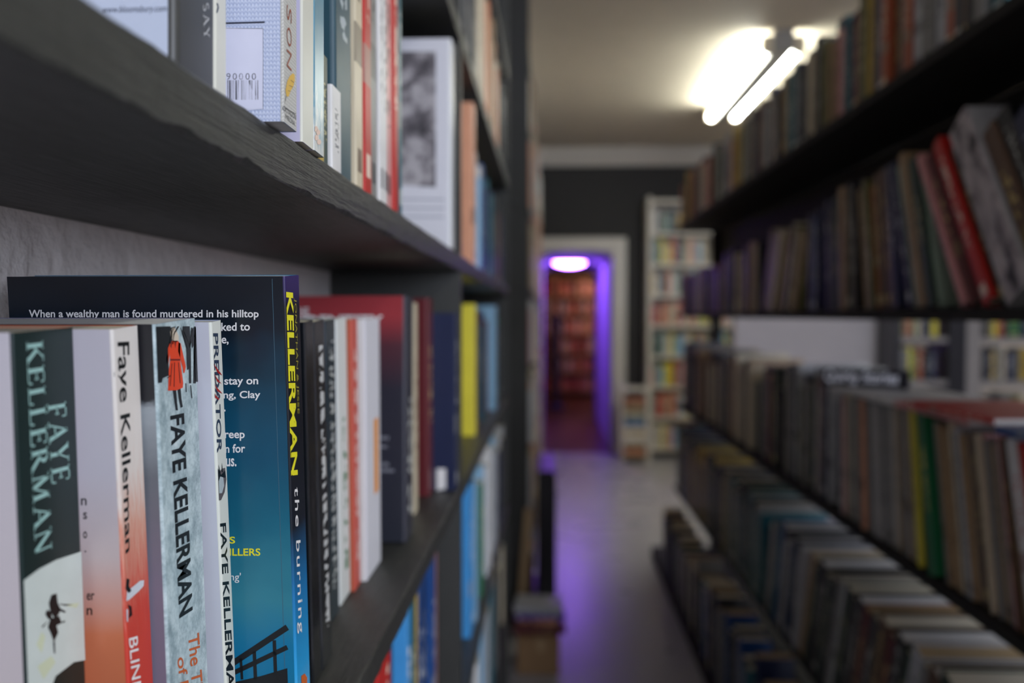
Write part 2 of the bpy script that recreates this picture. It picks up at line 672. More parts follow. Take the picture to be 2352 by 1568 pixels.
def px_polys(root, polys, plane, t=0.0, eps=EPS):
    edge = EDGE.pop(root.name, None)
    res = [[local_hit(root, x, y, plane, t, eps) for x, y in p] for p in polys]
    if edge:
        EDGE[root.name] = edge
        if plane == 'spine':       # pictures end at the spine edge
            lim = edge[0] - edge[1] * 0.3
            for p in res:
                for q in p:
                    q.y = max(-lim, min(lim, q.y))
    return res


# ------------------------------------------------------------------ the setting
CEIL = 2.98


def slab(name, a, b, mat):
    mb = MB()
    mb.box(a, b)
    return struct(mb.build(name, mat))


slab('floor', (-0.6, -2.6, -0.1), (3.5, 8.62, 0.0), M['floor'])
slab('ceiling', (-0.6, -2.6, CEIL), (3.5, 8.85, CEIL + 0.1), M['ceiling'])
slab('wall_left', (-0.45, -2.6, 0), (-0.288, 8.62, CEIL), M['plaster'])
slab('wall_right', (3.4, -2.6, 0), (3.5, 8.62, CEIL), M['white_wall'])
mb = MB()   # wall behind the photographer with the window opening
mb.box((-0.45, -2.7, 0), (3.5, -2.6, 1.33))
mb.box((-0.45, -2.7, 2.65), (3.5, -2.6, CEIL))
mb.box((-0.45, -2.7, 1.33), (0.95, -2.6, 2.65))
mb.box((3.25, -2.7, 1.33), (3.5, -2.6, 2.65))
struct(mb.build('wall_front', M['white_wall']))
mb = MB()
for x in (0.95, 1.7, 2.45, 3.2):
    mb.box((x, -2.68, 1.33), (x + 0.05, -2.62, 2.65))
for z in (1.33, 2.6):
    mb.box((0.95, -2.68, z), (3.25, -2.62, z + 0.05))
struct(mb.build('window_1', M['trim']))

DW0, DW1, DH = -0.075, 0.615, 1.99       # doorway
FY = 8.62
mb = MB()
mb.box((-0.6, FY, 0), (DW0, FY + 0.15, CEIL))
mb.box((DW1, FY, 0), (3.5, FY + 0.15, CEIL))
mb.box((DW0, FY, DH), (DW1, FY + 0.15, CEIL))
struct(mb.build('wall_back', M['dark_wall']))
mb = MB()
mb.box((DW0 - 0.13, FY - 0.035, 0), (DW0, FY, DH + 0.13))
mb.box((DW1, FY - 0.035, 0), (DW1 + 0.14, FY, DH + 0.13))
mb.box((DW0, FY - 0.035, DH), (DW1, FY, DH + 0.13))
struct(mb.build('door_1', M['trim'], bevel=0.006))
mb = MB()   # ceiling coving on the back wall
z0, z1 = CEIL - 0.16, CEIL
prof = [(FY, z0), (FY - 0.03, z0), (FY - 0.05, z0 + 0.03), (FY - 0.1, z0 + 0.09), (FY - 0.14, z1 - 0.02), (FY - 0.14, z1), (FY, z1)]
for i in range(len(prof) - 1):
    (ya, za), (yb, zb) = prof[i], prof[i + 1]
    mb.face([(-0.28, ya, za), (3.4, ya, za), (3.4, yb, zb), (-0.28, yb, zb)])
struct(mb.build('trim_1', M['trim']))
# passage behind the doorway: slightly arched ceiling
PY1 = 11.9
mb = MB()
mb.box((DW0 - 0.1, FY + 0.15, 0), (DW0, PY1, DH + 0.1))
struct(mb.build('wall_passage_west', M['passage']))
mb = MB()
mb.box((DW1, FY + 0.15, 0), (DW1 + 0.1, PY1, DH + 0.1))
struct(mb.build('wall_passage_east', M['passage']))
mb = MB()
n = 10
ar = [(DW0 + (DW1 - DW0) * i / n, DH - 0.06 * abs(2 * i / n - 1) ** 6) for i in range(n + 1)]
for (xa, za), (xb, zb) in zip(ar, ar[1:]):
    mb.face([(xa, FY, za), (xb, FY, zb), (xb, PY1, zb), (xa, PY1, za)])
    mb.face([(xa, FY, za), (xa, FY, DH + 0.1), (xb, FY, DH + 0.1), (xb, FY, zb)])
    mb.face([(xa, PY1, za), (xb, PY1, zb), (xb, PY1, DH + 0.1), (xa, PY1, DH + 0.1)])
mb.box((DW0, FY, DH + 0.1), (DW1, PY1, DH + 0.14))
struct(mb.build('ceiling_passage', M['passage']))
slab('floor_passage', (-1.6, FY, -0.1), (2.6, 15.6, 0.0), M['room_floor'])
RY = 15.5
mb = MB()
mb.box((-1.6, RY, 0), (2.6, RY + 0.1, 2.6))
mb.box((-1.7, PY1, 0), (-1.6, RY, 2.6))
mb.box((2.6, PY1, 0), (2.7, RY, 2.6))
mb.box((-1.6, PY1 - 0.1, 0), (DW0 - 0.1, PY1, 2.6))
mb.box((DW1 + 0.1, PY1 - 0.1, 0), (2.6, PY1, 2.6))
mb.box((DW0 - 0.1, PY1 - 0.1, DH + 0.14), (DW1 + 0.1, PY1, 2.6))
struct(mb.build('wall_room', M['dark_wall']))
slab('ceiling_room', (-1.7, PY1 - 0.1, 2.6), (2.7, RY + 0.1, 2.7), M['dark_wall'])

# partition behind the aisle bookcase
slab('wall_partition', (1.12, 5.3, 0), (1.98, 5.4, 1.5), M['white_wall'])

# ------------------------------------------------------------------ lamps
def fluorescent(label, x, y0, y1, group=None):
    zt = CEIL
    t = thing('ceiling_light', label, 'ceiling light', Matrix.Translation((x, (y0 + y1) / 2, zt)), group)
    h = (y1 - y0) / 2
    b = MB()
    b.box((-0.06, -h, -0.115), (0.06, h, 0))
    b.build('housing', M['lamp_metal'], t, bevel=0.006)
    for s in (-1, 1):
        c = MB()
        c.cyl((s * 0.092, -h + 0.06, -0.1), (s * 0.092, h - 0.06, -0.1), 0.024, n=16)
        c.build('tube', M['tube'], t, smooth=False)
        for e in (-1, 1):
            c = MB()
            c.box((s * 0.092 - 0.03, e * (h - 0.03) - 0.03, -0.13), (s * 0.092 + 0.03, e * (h - 0.03) + 0.03, -0.03))
            c.build('end_cap', M['cap'], t, bevel=0.006)
    return t


fluorescent('twin-tube fluorescent ceiling light glowing white above the aisle bookcase', 1.33, 5.05, 6.85)
lamp_area('added_room_light', (1.33, 1.2, CEIL - 0.12), (0, 0, 0), 0.2, 1.7, 14.0, (0.95, 1.0, 0.93))  # added area light without a fixture, brightens the near aisle from out of view
lamp_area('added_room_light', (1.33, -1.3, CEIL - 0.12), (0, 0, 0), 0.2, 1.7, 16.0, (0.95, 1.0, 0.93))  # second added light, unseen behind the camera

pl = thing('ceiling_lamp', 'round purple-white lamp on the passage ceiling inside the doorway', 'lamp', Matrix.Translation((0.23, 10.1, DH)))
b = MB()
for i in range(5):
    a0, a1 = math.pi / 2 * i / 5, math.pi / 2 * (i + 1) / 5
    b.cyl((0, 0, -0.012 - 0.06 * math.sin(a0)), (0, 0, -0.012 - 0.06 * math.sin(a1)), 0.19 * math.cos(a0), n=28, r2=max(0.002, 0.19 * math.cos(a1)), cap=False)
b.build('diffuser', M['purple_lamp'], pl)
b = MB()
b.cyl((0, 0, -0.02), (0, 0, 0), 0.205, n=28)
b.build('base_ring', M['lamp_metal'], pl)

wl = thing('pendant_lamp', 'warm red lamp hanging in the room beyond the passage', 'lamp', Matrix.Translation((0.95, 13.6, 2.6)))
b = MB()
b.cyl((0, 0, -0.45), (0, 0, 0), 0.008, n=8)
b.build('cable', M['dark_panel'], wl)
b = MB()
for i in range(8):
    a0, a1 = -math.pi / 2 + math.pi * i / 8, -math.pi / 2 + math.pi * (i + 1) / 8
    b.cyl((0, 0, -0.55 + 0.1 * math.sin(a0)), (0, 0, -0.55 + 0.1 * math.sin(a1)), max(.001, 0.1 * math.cos(a0)), n=18, r2=max(.001, 0.1 * math.cos(a1)), cap=False)
b.build('globe', M['warm_lamp'], wl)

# ------------------------------------------------------------------ bookcases
LX, WX = -0.115, -0.287         # front edges and back of the wall bookcase
BT = 0.0215
SH = [0.225, 0.525, 0.829, 1.133, 1.434, 1.731, 2.03, 2.33, 2.62]
DIV = [-0.7, 0.20, 1.13, 2.44]


def bookcase(label, mat, x_front, x_back, y0, y1, tops, th, divs, height, z_from=0.0, name='bookcase', only=None, dth=0.022, worn=()):
    t = thing(name, label, 'bookcase', Matrix.Translation(((x_front + x_back) / 2, (y0 + y1) / 2, 0)))
    o = Vector(((x_front + x_back) / 2, (y0 + y1) / 2, 0))
    xa, xb = sorted((x_front, x_back))
    for z in tops:
        if z in worn:
            b = worn_board(z, x_front - o.x, x_back - o.x, y0 - o.y, y1 - o.y, th, int(z * 1000))
            b.build('shelf_board', mat, t, weld=True)
            continue
        b = MB()
        b.box(Vector((xa, y0, z - th)) - o, Vector((xb, y1, z)) - o)
        b.build('shelf_board', mat, t, bevel=0.0015)
    for y in divs:
        zs = [z_from] + list(tops) + [height]
        b = MB()
        for za, zb in zip(zs, zs[1:]):
            if zb - th - za > 0.03 or zb == height:
                b.box(Vector((xa + 0.001, y, za)) - o, Vector((xb - 0.001, y + dth, (zb - th) if zb != height else height)) - o)
        b.build('upright', mat, t, bevel=0.001)
    return t


# wall bookcase: the near bay has no divider in the photographed tiers before y = 1.13
def worn_board(zt, x_front, x_back, y0, y1, th, seed):
    """shelf board whose front edges are nicked and unevenly rounded"""
    rg = random.Random(seed)
    b = MB()
    n = int((y1 - y0) / 0.004)
    rings, chip, a, c2 = [], 0.0, 0.0, 0.0
    for i in range(n + 1):
        y = y0 + (y1 - y0) * i / n
        a += (rg.uniform(-1, 1) * 0.0005 - a * 0.25)
        c2 += (rg.uniform(-1, 1) * 0.0004 - c2 * 0.2)
        if rg.random() < 0.022:
            chip = rg.uniform(0.0012, 0.0032)
        chip *= rg.uniform(0.45, 0.95)
        lo = max(0.0006, 0.0016 + a + chip)
        up = max(0.0005, 0.0013 + c2)
        zb = zt - th
        rings.append([(x_back, y, zb), (x_front - lo, y, zb + max(0, a * 0.3)), (x_front - 0.0003, y, zb + lo), (x_front + c2 * 0.25, y, zb + th * 0.5),
                      (x_front - 0.0002, y, zt - up), (x_front - up, y, zt), (x_back, y, zt)])
    for r0, r1 in zip(rings, rings[1:]):
        for k in range(7):
            j = (k + 1) % 7
            b.face([r0[k], r0[j], r1[j], r1[k]])
    b.face(rings[0])
    b.face(list(reversed(rings[-1])))
    return b


wb = bookcase('tall black painted bookcase along the plaster wall with close rows of paperbacks', M['black_wood'], LX, WX, -0.7, 2.462, SH, BT, [-0.7, 1.13, 2.44], 2.7, worn=(1.133, 1.434))
fb = bookcase('further black bookcase along the wall, next to the doorway', M['black_wood'], -0.088, WX, 3.75, 8.3, [0.12, 0.46, 0.8, 1.14, 1.48, 1.82, 2.16, 2.5], 0.022, [3.75, 5.3, 6.8, 8.278], 2.75)

RX, RXB = 0.70, 0.955
RS = [0.405, 0.874, 1.368, 1.84]
ab = bookcase('black open-backed bookcase forming one side of the aisle', M['aisle_wood'], RX, RXB, 0.55, 4.9, RS, 0.022, [0.55], 1.84, 0.06)
b = MB()
for za, zb in ((0.06, 0.383), (0.405, 0.852), (0.874, 1.346), (1.368, 1.818)):
    b.box(Vector((0.90, 4.876, za)) - ab.location, Vector((0.954, 4.898, zb)) - ab.location)
b.build('upright', M['aisle_wood'], ab)
b = MB()
b.box(Vector((0.95, 0.575, 1.37)) - ab.location, Vector((0.954, 4.87, 1.816)) - ab.location)
b.build('back_panel', M['aisle_wood'], ab)
b = MB()
b.box(Vector((0.575, 0.55, 0.0)) - ab.location, Vector((RXB, 4.9, 0.058)) - ab.location)
b.build('plinth', M['aisle_wood'], ab, bevel=0.002)

# white bookcase facing the aisle by the back wall
WB0, WB1, WBY = 0.93, 2.1, 8.3
wbk = thing('bookcase', 'tall white bookcase full of bright books against the charcoal wall', 'bookcase', Matrix.Translation((WB0, WBY, 0)))
WS = [0.1, 0.4, 0.69, 0.98, 1.27, 1.56, 1.85, 2.14]
for z in WS + [2.45]:
    b = MB()
    b.box((0.0, 0, z - 0.03), (WB1 - WB0, 0.28, z))
    b.build('shelf_board', M['white_wood'], wbk)
for x in (0, 0.62, WB1 - WB0 - 0.03):
    b = MB()
    b.box((x, -0.004, 0.0), (x + 0.035, 0.29, 2.48))
    b.build('upright', M['white_wood'], wbk)
b = MB()
b.box((0.03, 0.282, 0.07), (WB1 - WB0 - 0.03, 0.288, 2.45))
b.build('back_panel', M['white_wood'], wbk)

# bookcase behind the aisle bookcase, seen through its gap
rb = thing('bookcase', 'grey bookcase with pale shelves glimpsed through the gap of the aisle bookcase', 'bookcase', Matrix.Translation((1.98, 5.0, 0)))
RBS = [0.1, 0.42, 0.72, 0.99, 1.235, 1.5, 1.8]
for z in RBS:
    b = MB()
    b.box((0.0, 0, z - 0.03), (1.25, 0.26, z))
    b.build('shelf_board', M['pale_wood'], rb)
for x0, x1, m_ in ((-0.03, 0.0, 'dark_panel'), (0.26, 0.36, 'dark_panel'), (0.36, 0.44, 'pale_wood'), (1.25, 1.28, 'dark_panel')):
    b = MB()
    b.box((x0, -0.012, 0), (x1, 0.27, 1.9))
    b.build('upright', M[m_], rb)

# bookcase in the red-lit room, and a dark bookcase end in front of it
rr = thing('bookcase', 'bookcase of red and pink books in the warm room beyond the doorway', 'bookcase', Matrix.Translation((-0.8, 14.6, 0)))
RRS = [0.1, 0.42, 0.74, 1.06, 1.38, 1.70]
for z in RRS + [2.02]:
    b = MB()
    b.box((0, 0, z - 0.035), (2.6, 0.28, z))
    b.build('shelf_board', M['tan_wood'], rr)
for x in (0, 0.85, 1.7, 2.57):
    b = MB()
    b.box((x, 0, 0), (x + 0.03, 0.29, 2.06))
    b.build('upright', M['tan_wood'], rr)
ds = thing('display_stand', 'tall narrow dark stand in the room beyond the doorway', 'stand', Matrix.Translation((0.06, 12.6, 0)))
b = MB()
b.box((0, 0, 0.06), (0.1, 0.45, 1.38))
b.build('panel', M['dark_panel'], ds, bevel=0.01)
b = MB()
b.box((-0.06, -0.04, 0), (0.16, 0.49, 0.06))
b.build('base', M['dark_panel'], ds, bevel=0.01)

# ------------------------------------------------------------------ rows of books
rnd = random.Random(7)
SPECS = []
GEN_DARK = ['black', 'charcoal', 'dark green', 'navy', 'brown', 'maroon', 'grey', 'olive', 'tan', 'blue', 'teal', 'cream', 'rust', 'white', 'pink', 'mustard']


def add(row, side, x, y0, z, t, h, w_, lean, col, kind='paperback', paper='paper', **kw):
    s = dict(row=row, side=side, x=x, y0=y0, z=z, t=t, h=h, w=w_, lean=lean, col=col, kind=kind, paper=paper,
             seed=(rnd.random(), rnd.random()), M=book_matrix(side, x, y0, z + 0.0006, t, lean))
    s.update(kw)
    SPECS.append(s)
    return s


CH = {}


def chain(row, y, t, h, lean):
    """near foot line of the next book of a row so that it leans on, and does not cut, those before it"""
    tn, c = math.tan(R(lean)), math.cos(R(lean))
    for f, t1, top in CH.get(row, [])[-5:]:
        y = max(y, f + max(0.0, min(top, h * c) * (t1 - tn)) + 0.0012)
    CH.setdefault(row, []).append((y + t / c, tn, h * c + t * abs(math.sin(R(lean)))))
    return y, y + t / c


def addr(row, x, ynear, z, t, h, w_, lean, col, kind, paper='paper'):
    a, b_ = chain(row, ynear, t, h, lean)
    return add(row, 'R', x, b_ if lean > 0 else a, z, t, h, w_, lean, col, kind, paper)


def fill(row, side, x, z, ya, yb, lean, hr, tr, cols, wr=(0.13, 0.16), jit=0.008, kind=None, skip=0.0, papers=('paper',), hstep=None):
    """books from ya to yb (pivot edges), all at one lean angle"""
    y = ya
    last = None
    c = math.cos(R(lean))
    while True:
        t = rnd.uniform(*tr)
        if y + t / c > yb:
            break
        if rnd.random() < skip:
            y += rnd.uniform(0.01, 0.04)
        col = rnd.choice(cols)
        while col == last and len(set(cols)) > 1:
            col = rnd.choice(cols)
        last = col
        k = kind or rnd.choice(['paperback', 'hardback'])
        h = rnd.uniform(*hr)
        w_ = rnd.uniform(*wr)
        jx = rnd.uniform(0, jit)
        xx = x - jx if side == 'L' else x + jx
        # pivot is the far foot edge when leaning away, the near one otherwise
        ya_, yb_ = chain(row, y, t, h, lean)
        if yb_ > yb:
            CH[row].pop()
            break
        add(row, side, xx, yb_ if lean > 0 else ya_, z, t, h, w_, lean, col, k, rnd.choice(papers))
        y = yb_ + 0.0012
    return y


def photo_spine():
    m, nt, N, L, b = new_mat('spine_photo_print')
    u, v, s1, s2 = uv_nodes(nt)
    n1 = noise(nt, combine(nt, nmath(nt, 'MULTIPLY', u, 2.2), nmath(nt, 'MULTIPLY', v, 7.0), s1), 1.0, 4.0, 0.55)
    L.new(ramp(nt, n1, [(0.36, (44, 42, 48)), (0.45, (150, 140, 142)), (0.6, (188, 178, 178))]), b.inputs['Base Color'])
    b.inputs['Roughness'].default_value = 0.45
    return m


# aisle bookcase -------------------------------------------------------------
D1 = ['charcoal', 'grey', 'tan', 'brown', 'navy', 'sage', 'cream', 'olive', 'black', 'pink', 'rust', 'grey', 'teal', 'maroon', 'mustard', 'silver']
fill('R1', 'R', 0.715, 1.84, 0.95, 4.85, 0, (0.215, 0.27), (0.022, 0.05), D1, (0.15, 0.19), 0.02, None, 0.03)
D2 = ['dark green', 'black', 'navy', 'charcoal', 'black', 'dark green', 'brown', 'dark green', 'tan', 'purple', 'rust', 'sage', 'black', 'olive', 'charcoal', 'navy', 'silver']
# eye-level shelf: steep lean near the camera, fanning upright, then leaning back
y = fill('R2', 'R', 0.72, 1.368, 0.80, 1.33, 34, (0.34, 0.38), (0.02, 0.04), ['charcoal', 'brown', 'black', 'navy'], (0.2, 0.22), 0.01, 'hardback')
addr('R2', 0.712, 0.0, 1.368, 0.07, 0.37, 0.22, 34, 'silver', 'hardback', 'paper_white')['spine_mat'] = photo_spine()
addr('R2', 0.722, 0.0, 1.368, 0.028, 0.34, 0.2, 34, 'dark green', 'hardback')
addr('R2', 0.712, 0.0, 1.368, 0.03, 0.36, 0.2, 34, 'red', 'hardback')
addr('R2', 0.725, 0.0, 1.368, 0.024, 0.33, 0.2, 34, 'black', 'hardback')
addr('R2', 0.72, 0.0, 1.368, 0.026, 0.34, 0.2, 34, 'maroon', 'hardback')
addr('R2', 0.715, 0.0, 1.368, 0.018, 0.35, 0.2, 34, 'pink', 'hardback')
y = fill('R2', 'R', 0.72, 1.368, 1.515, 1.80, 19, (0.31, 0.34), (0.018, 0.03), ['dark green', 'black', 'navy', 'rust', 'dark green', 'sage', 'tan'], (0.18, 0.2), 0.012, 'hardback')
y = fill('R2', 'R', 0.72, 1.368, 1.68, 2.08, 11, (0.28, 0.33), (0.018, 0.034), D2, (0.18, 0.2), 0.015)
y = fill('R2', 'R', 0.72, 1.368, 2.0, 2.36, 4, (0.25, 0.31), (0.02, 0.036), D2, (0.16, 0.2), 0.02)
y = fill('R2', 'R', 0.72, 1.368, 2.40, 2.50, 0, (0.25, 0.29), (0.02, 0.036), ['navy', 'teal', 'blue', 'black', 'tan'], (0.16, 0.2), 0.02)
y = fill('R2', 'R', 0.72, 1.368, 2.52, 3.05, -24, (0.24, 0.29), (0.022, 0.04), ['cream', 'tan', 'olive', 'grey', 'brown', 'black'], (0.16, 0.19), 0.02)
fill('R2', 'R', 0.72, 1.368, 3.10, 3.7, 0, (0.2, 0.26), (0.025, 0.05), ['tan', 'cream', 'brown', 'charcoal', 'black'], (0.15, 0.19), 0.02)
fill('R2', 'R', 0.72, 1.368, 3.70, 4.85, 0, (0.18, 0.215), (0.025, 0.05), ['purple', 'maroon', 'cream', 'brown', 'charcoal', 'tan', 'blue', 'black'], (0.15, 0.19), 0.02)
# waist-high shelf: thin tall magazines near, upright books further
MG = ['cream', 'tan', 'grey', 'cream', 'tan', 'brown', 'pink', 'silver', 'tan', 'cream', 'tan', 'grey']
fill('R3', 'R', 0.71, 0.874, 0.70, 1.13, 17, (0.27, 0.3), (0.01, 0.02), ['brown', 'tan', 'rust', 'charcoal'], (0.2, 0.22), 0.012, 'magazine')
y = fill('R3', 'R', 0.71, 0.874, 1.135, 1.25, 16, (0.28, 0.3), (0.012, 0.02), ['rust', 'brown', 'tan'], (0.2, 0.22), 0.01, 'magazine')
addr('R3', 0.705, 0.0, 0.874, 0.02, 0.3, 0.21, 16, 'red', 'magazine')
addr('R3', 0.705, 0.0, 0.874, 0.03, 0.3, 0.21, 16, 'white', 'magazine')['spine_mat'] = spine_mat('spine_white_red', (216, 213, 210), (176, 24, 30))
y = fill('R3', 'R', 0.71, 0.874, 1.302, 1.60, 13, (0.275, 0.298), (0.009, 0.016), MG, (0.2, 0.22), 0.012, 'magazine')
addr('R3', 0.703, 0.0, 0.874, 0.034, 0.302, 0.21, 13, 'green', 'magazine')
addr('R3', 0.712, 0.0, 0.874, 0.02, 0.29, 0.21, 11, 'black', 'magazine')
addr('R3', 0.707, 0.0, 0.874, 0.018, 0.3, 0.21, 10, 'yellow', 'magazine')
y = fill('R3', 'R', 0.71, 0.874, 1.67, 1.96, 7, (0.28, 0.298), (0.009, 0.014), ['tan', 'grey', 'cream', 'grey', 'silver'], (0.2, 0.22), 0.01, 'magazine')
addr('R3', 0.706, 0.0, 0.874, 0.018, 0.292, 0.21, 5, 'peach', 'magazine')
y = fill('R3', 'R', 0.71, 0.874, 1.96, 2.15, 4, (0.28, 0.298), (0.009, 0.016), ['silver', 'grey', 'cream', 'pink'], (0.2, 0.22), 0.01, 'magazine')
y = fill('R3', 'R', 0.72, 0.874, 2.17, 3.09, 0, (0.25, 0.34), (0.022, 0.05), ['navy', 'black', 'charcoal', 'dark green', 'rust', 'grey', 'navy', 'silver', 'maroon'], (0.17, 0.21), 0.025)
fill('R3', 'R', 0.72, 0.874, 3.13, 4.85, 0, (0.24, 0.34), (0.025, 0.05), ['brown', 'tan', 'black', 'charcoal', 'cream', 'navy', 'grey'], (0.17, 0.21), 0.025)
# knee-high shelf: big books whose heads lean towards the camera
K4 = ['tan', 'grey', 'charcoal', 'cream', 'brown', 'maroon', 'black', 'grey', 'dark green', 'silver']
y = fill('R4', 'R', 0.699, 0.405, 1.30, 2.47, -19, (0.30, 0.33), (0.024, 0.05), K4, (0.21, 0.235), 0.004, 'hardback', 0, ('paper', 'paper_old', 'paper', 'paper_white'))
y = fill('R4', 'R', 0.699, 0.405, 2.49, 2.86, -15, (0.28, 0.34), (0.018, 0.036), ['blue', 'charcoal', 'navy', 'silver', 'black', 'teal'], (0.2, 0.23), 0.004, 'hardback', 0, ('paper_white',))
y = fill('R4', 'R', 0.699, 0.405, 2.9, 3.09, 0, (0.28, 0.36), (0.02, 0.036), ['grey', 'charcoal', 'teal'], (0.2, 0.22), 0.004)
fill('R4', 'R', 0.700, 0.405, 3.10, 4.85, 0, (0.25, 0.36), (0.025, 0.05), ['teal', 'black', 'navy', 'olive', 'charcoal', 'grey', 'dark green', 'mustard'], (0.18, 0.22), 0.006)
# floor-level row on the plinth
K5 = ['black', 'dark green', 'navy', 'charcoal', 'teal', 'grey', 'black', 'blue', 'cream', 'dark green']
y = fill('R5', 'R', 0.578, 0.058, 2.2, 4.55, 0, (0.24, 0.32), (0.03, 0.055), K5, (0.09, 0.105), 0.02, None, 0, ('paper_old', 'paper_old', 'paper'))

# wall bookcase --------------------------------------------------------------
ZU, ZM, ZL, ZB, ZT = 1.434, 1.133, 0.829, 0.525, 1.731


def lb(row, z, x, ya, yb, h, col, kind='paperback', w_=0.14, n=1, paper='paper', lean=0.0):
    t = (yb - ya) / n
    for i in range(n):
        c_ = col if isinstance(col, str) else col[i % len(col)]
        add(row, 'L', x - 0.003 * ((i * 7) % 3) * (n > 2), ya + t * i, z, t - 0.0008, h - 0.009 * ((i * 5) % 4) * (n > 2), w_, lean, c_, kind, paper)


# upper shelf, after the named books
lb('up', ZU, -0.1205, 0.4895, 0.531, 0.262, 'petrol', 'hardback', 0.155)
lb('up', ZU, -0.1185, 0.533, 0.553, 0.245, 'cream')
lb('up', ZU, -0.1175, 0.5545, 0.575, 0.25, 'red')
lb('up', ZU, -0.1185, 0.576, 0.598, 0.235, 'grey')
lb('up', ZU, -0.1165, 0.599, 0.625, 0.232, 'white', n=2)
lb('up', ZU, -0.118, 0.626, 0.652, 0.236, 'pink')
lb('up', ZU, -0.1165, 0.653, 0.672, 0.222, 'red')
lb('up', ZU, -0.1185, 0.673, 0.700, 0.215, 'teal', n=2)
lb('up', ZU, -0.19, 0.72, 0.99, 0.21, 'charcoal', 'paperback', 0.09, 8)
lb('up', ZU, -0.121, 1.38, 1.425, 0.257, 'peach', 'hardback', 0.155)
lb('up', ZU, -0.122, 1.43, 1.60, 0.19, ['white', 'cream', 'white', 'pale blue', 'white'], n=5)
lb('up', ZU, -0.1235, 1.605, 2.0, 0.2, ['blue', 'teal', 'sky blue', 'navy', 'teal'], n=9)
lb('up', ZU, -0.125, 2.01, 2.42, 0.2, ['charcoal', 'black', 'navy', 'brown'], n=9)
# topmost visible shelf
lb('top', ZT, -0.122, 0.82, 1.12, 0.24, ['navy', 'black', 'charcoal', 'teal'], n=8)
lb('top', ZT, -0.122, 1.16, 1.45, 0.26, ['charcoal', 'navy', 'silver'], n=7)
lb('top', ZT, -0.120, 1.455, 1.9, 0.26, ['cream', 'peach', 'white', 'cream', 'tan'], n=10)
lb('top', ZT, -0.120, 1.905, 2.1, 0.22, ['peach', 'cream', 'sage'], n=5)
lb('top', ZT, -0.125, 2.11, 2.42, 0.24, ['black', 'charcoal', 'brown'], n=7)
# middle shelf, after the named books
lb('mid', ZM, -0.150, 0.9575, 0.985, 0.236, 'cream', n=1)
lb('mid', ZM, -0.147, 1.055, 1.092, 0.243, 'maroon', 'hardback', 0.13)
lb('mid', ZM, -0.137, 1.595, 1.63, 0.243, 'yellow', 'hardback', 0.14)
lb('mid', ZM, -0.137, 1.635, 1.72, 0.235, 'maroon', n=3)
lb('mid', ZM, -0.14, 1.73, 2.02, 0.23, ['navy', 'black', 'maroon', 'teal'], n=8)
lb('mid', ZM, -0.128, 2.03, 2.12, 0.245, 'pale blue', n=2)
lb('mid', ZM, -0.135, 2.13, 2.42, 0.22, ['charcoal', 'green', 'black'], n=7)
# lower shelf
lb('low', ZL, -0.143, 0.62, 0.70, 0.2, ['navy', 'black', 'blue'], n=3)
lb('low', ZL, -0.140, 0.703, 0.757, 0.247, 'red', n=2)
lb('low', ZL, -0.145, 0.76, 0.828, 0.24, ['charcoal', 'black', 'black'], n=3)
lb('low', ZL, -0.138, 0.83, 0.884, 0.245, ['sky blue', 'teal'], n=2)
lb('low', ZL, -0.139, 0.888, 0.912, 0.232, 'mustard', n=1)
lb('low', ZL, -0.139, 0.916, 1.02, 0.252, ['blue', 'navy', 'blue'], n=3)
lb('low', ZL, -0.139, 1.023, 1.12, 0.24, ['blue', 'pink', 'black'], n=3)
lb('low', ZL, -0.128, 1.40, 1.47, 0.25, 'sky blue', 'hardback', 0.15, 2)
lb('low', ZL, -0.125, 1.475, 1.78, 0.24, ['pale blue', 'teal', 'silver', 'green', 'pale blue', 'sky blue', 'white'], n=7)
lb('low', ZL, -0.122, 1.79, 1.99, 0.255, ['white', 'red', 'pale blue', 'silver', 'pale blue'], n=5)
lb('low', ZL, -0.122, 2.0, 2.42, 0.22, ['silver', 'grey', 'charcoal', 'navy'], n=9)
# bottom visible shelf
lb('bot', ZB, -0.128, 1.0, 1.12, 0.24, ['navy', 'blue', 'charcoal'], n=3)
lb('bot', ZB, -0.126, 1.40, 1.60, 0.24, ['silver', 'pale blue', 'grey', 'white', 'silver'], n=5)
lb('bot', ZB, -0.124, 1.61, 2.0, 0.25, ['pale blue', 'grey', 'teal', 'silver'], n=8)
lb('bot', ZB, -0.124, 2.01, 2.42, 0.22, ['grey', 'navy', 'cream', 'black'], n=8)

# far bookcases (their books are the small ones) ------------------------------
BR = ['white', 'cream', 'rust', 'red', 'pale blue', 'mustard', 'black', 'sage', 'peach', 'white', 'cream', 'pink', 'teal', 'yellow']
for z in WS:
    x = WB0 + 0.045
    while x < WB1 - 0.09:
        t = rnd.uniform(0.022, 0.05)
        if x < WB0 + 0.62 < x + t + 0.04:
            x = WB0 + 0.66
            continue
        add('far', 'F', WBY + 0.01 + rnd.uniform(0, 0.03), x, z, t, rnd.uniform(0.17, 0.24), 0.16, 0, rnd.choice(BR))
        x += t + 0.001
for z in RBS[2:5]:
    x = 1.99
    while x < 3.18:
        t = rnd.uniform(0.02, 0.045)
        if 2.2 < x + t and x < 2.43:
            x = 2.44
            continue
        add('far', 'F', 5.0 + 0.01 + rnd.uniform(0, 0.03), x, z, t, rnd.uniform(0.15, 0.195), 0.15, 0, rnd.choice(['mustard', 'yellow', 'navy', 'olive', 'rust', 'cream', 'black', 'grey', 'green']))
        x += t + 0.001
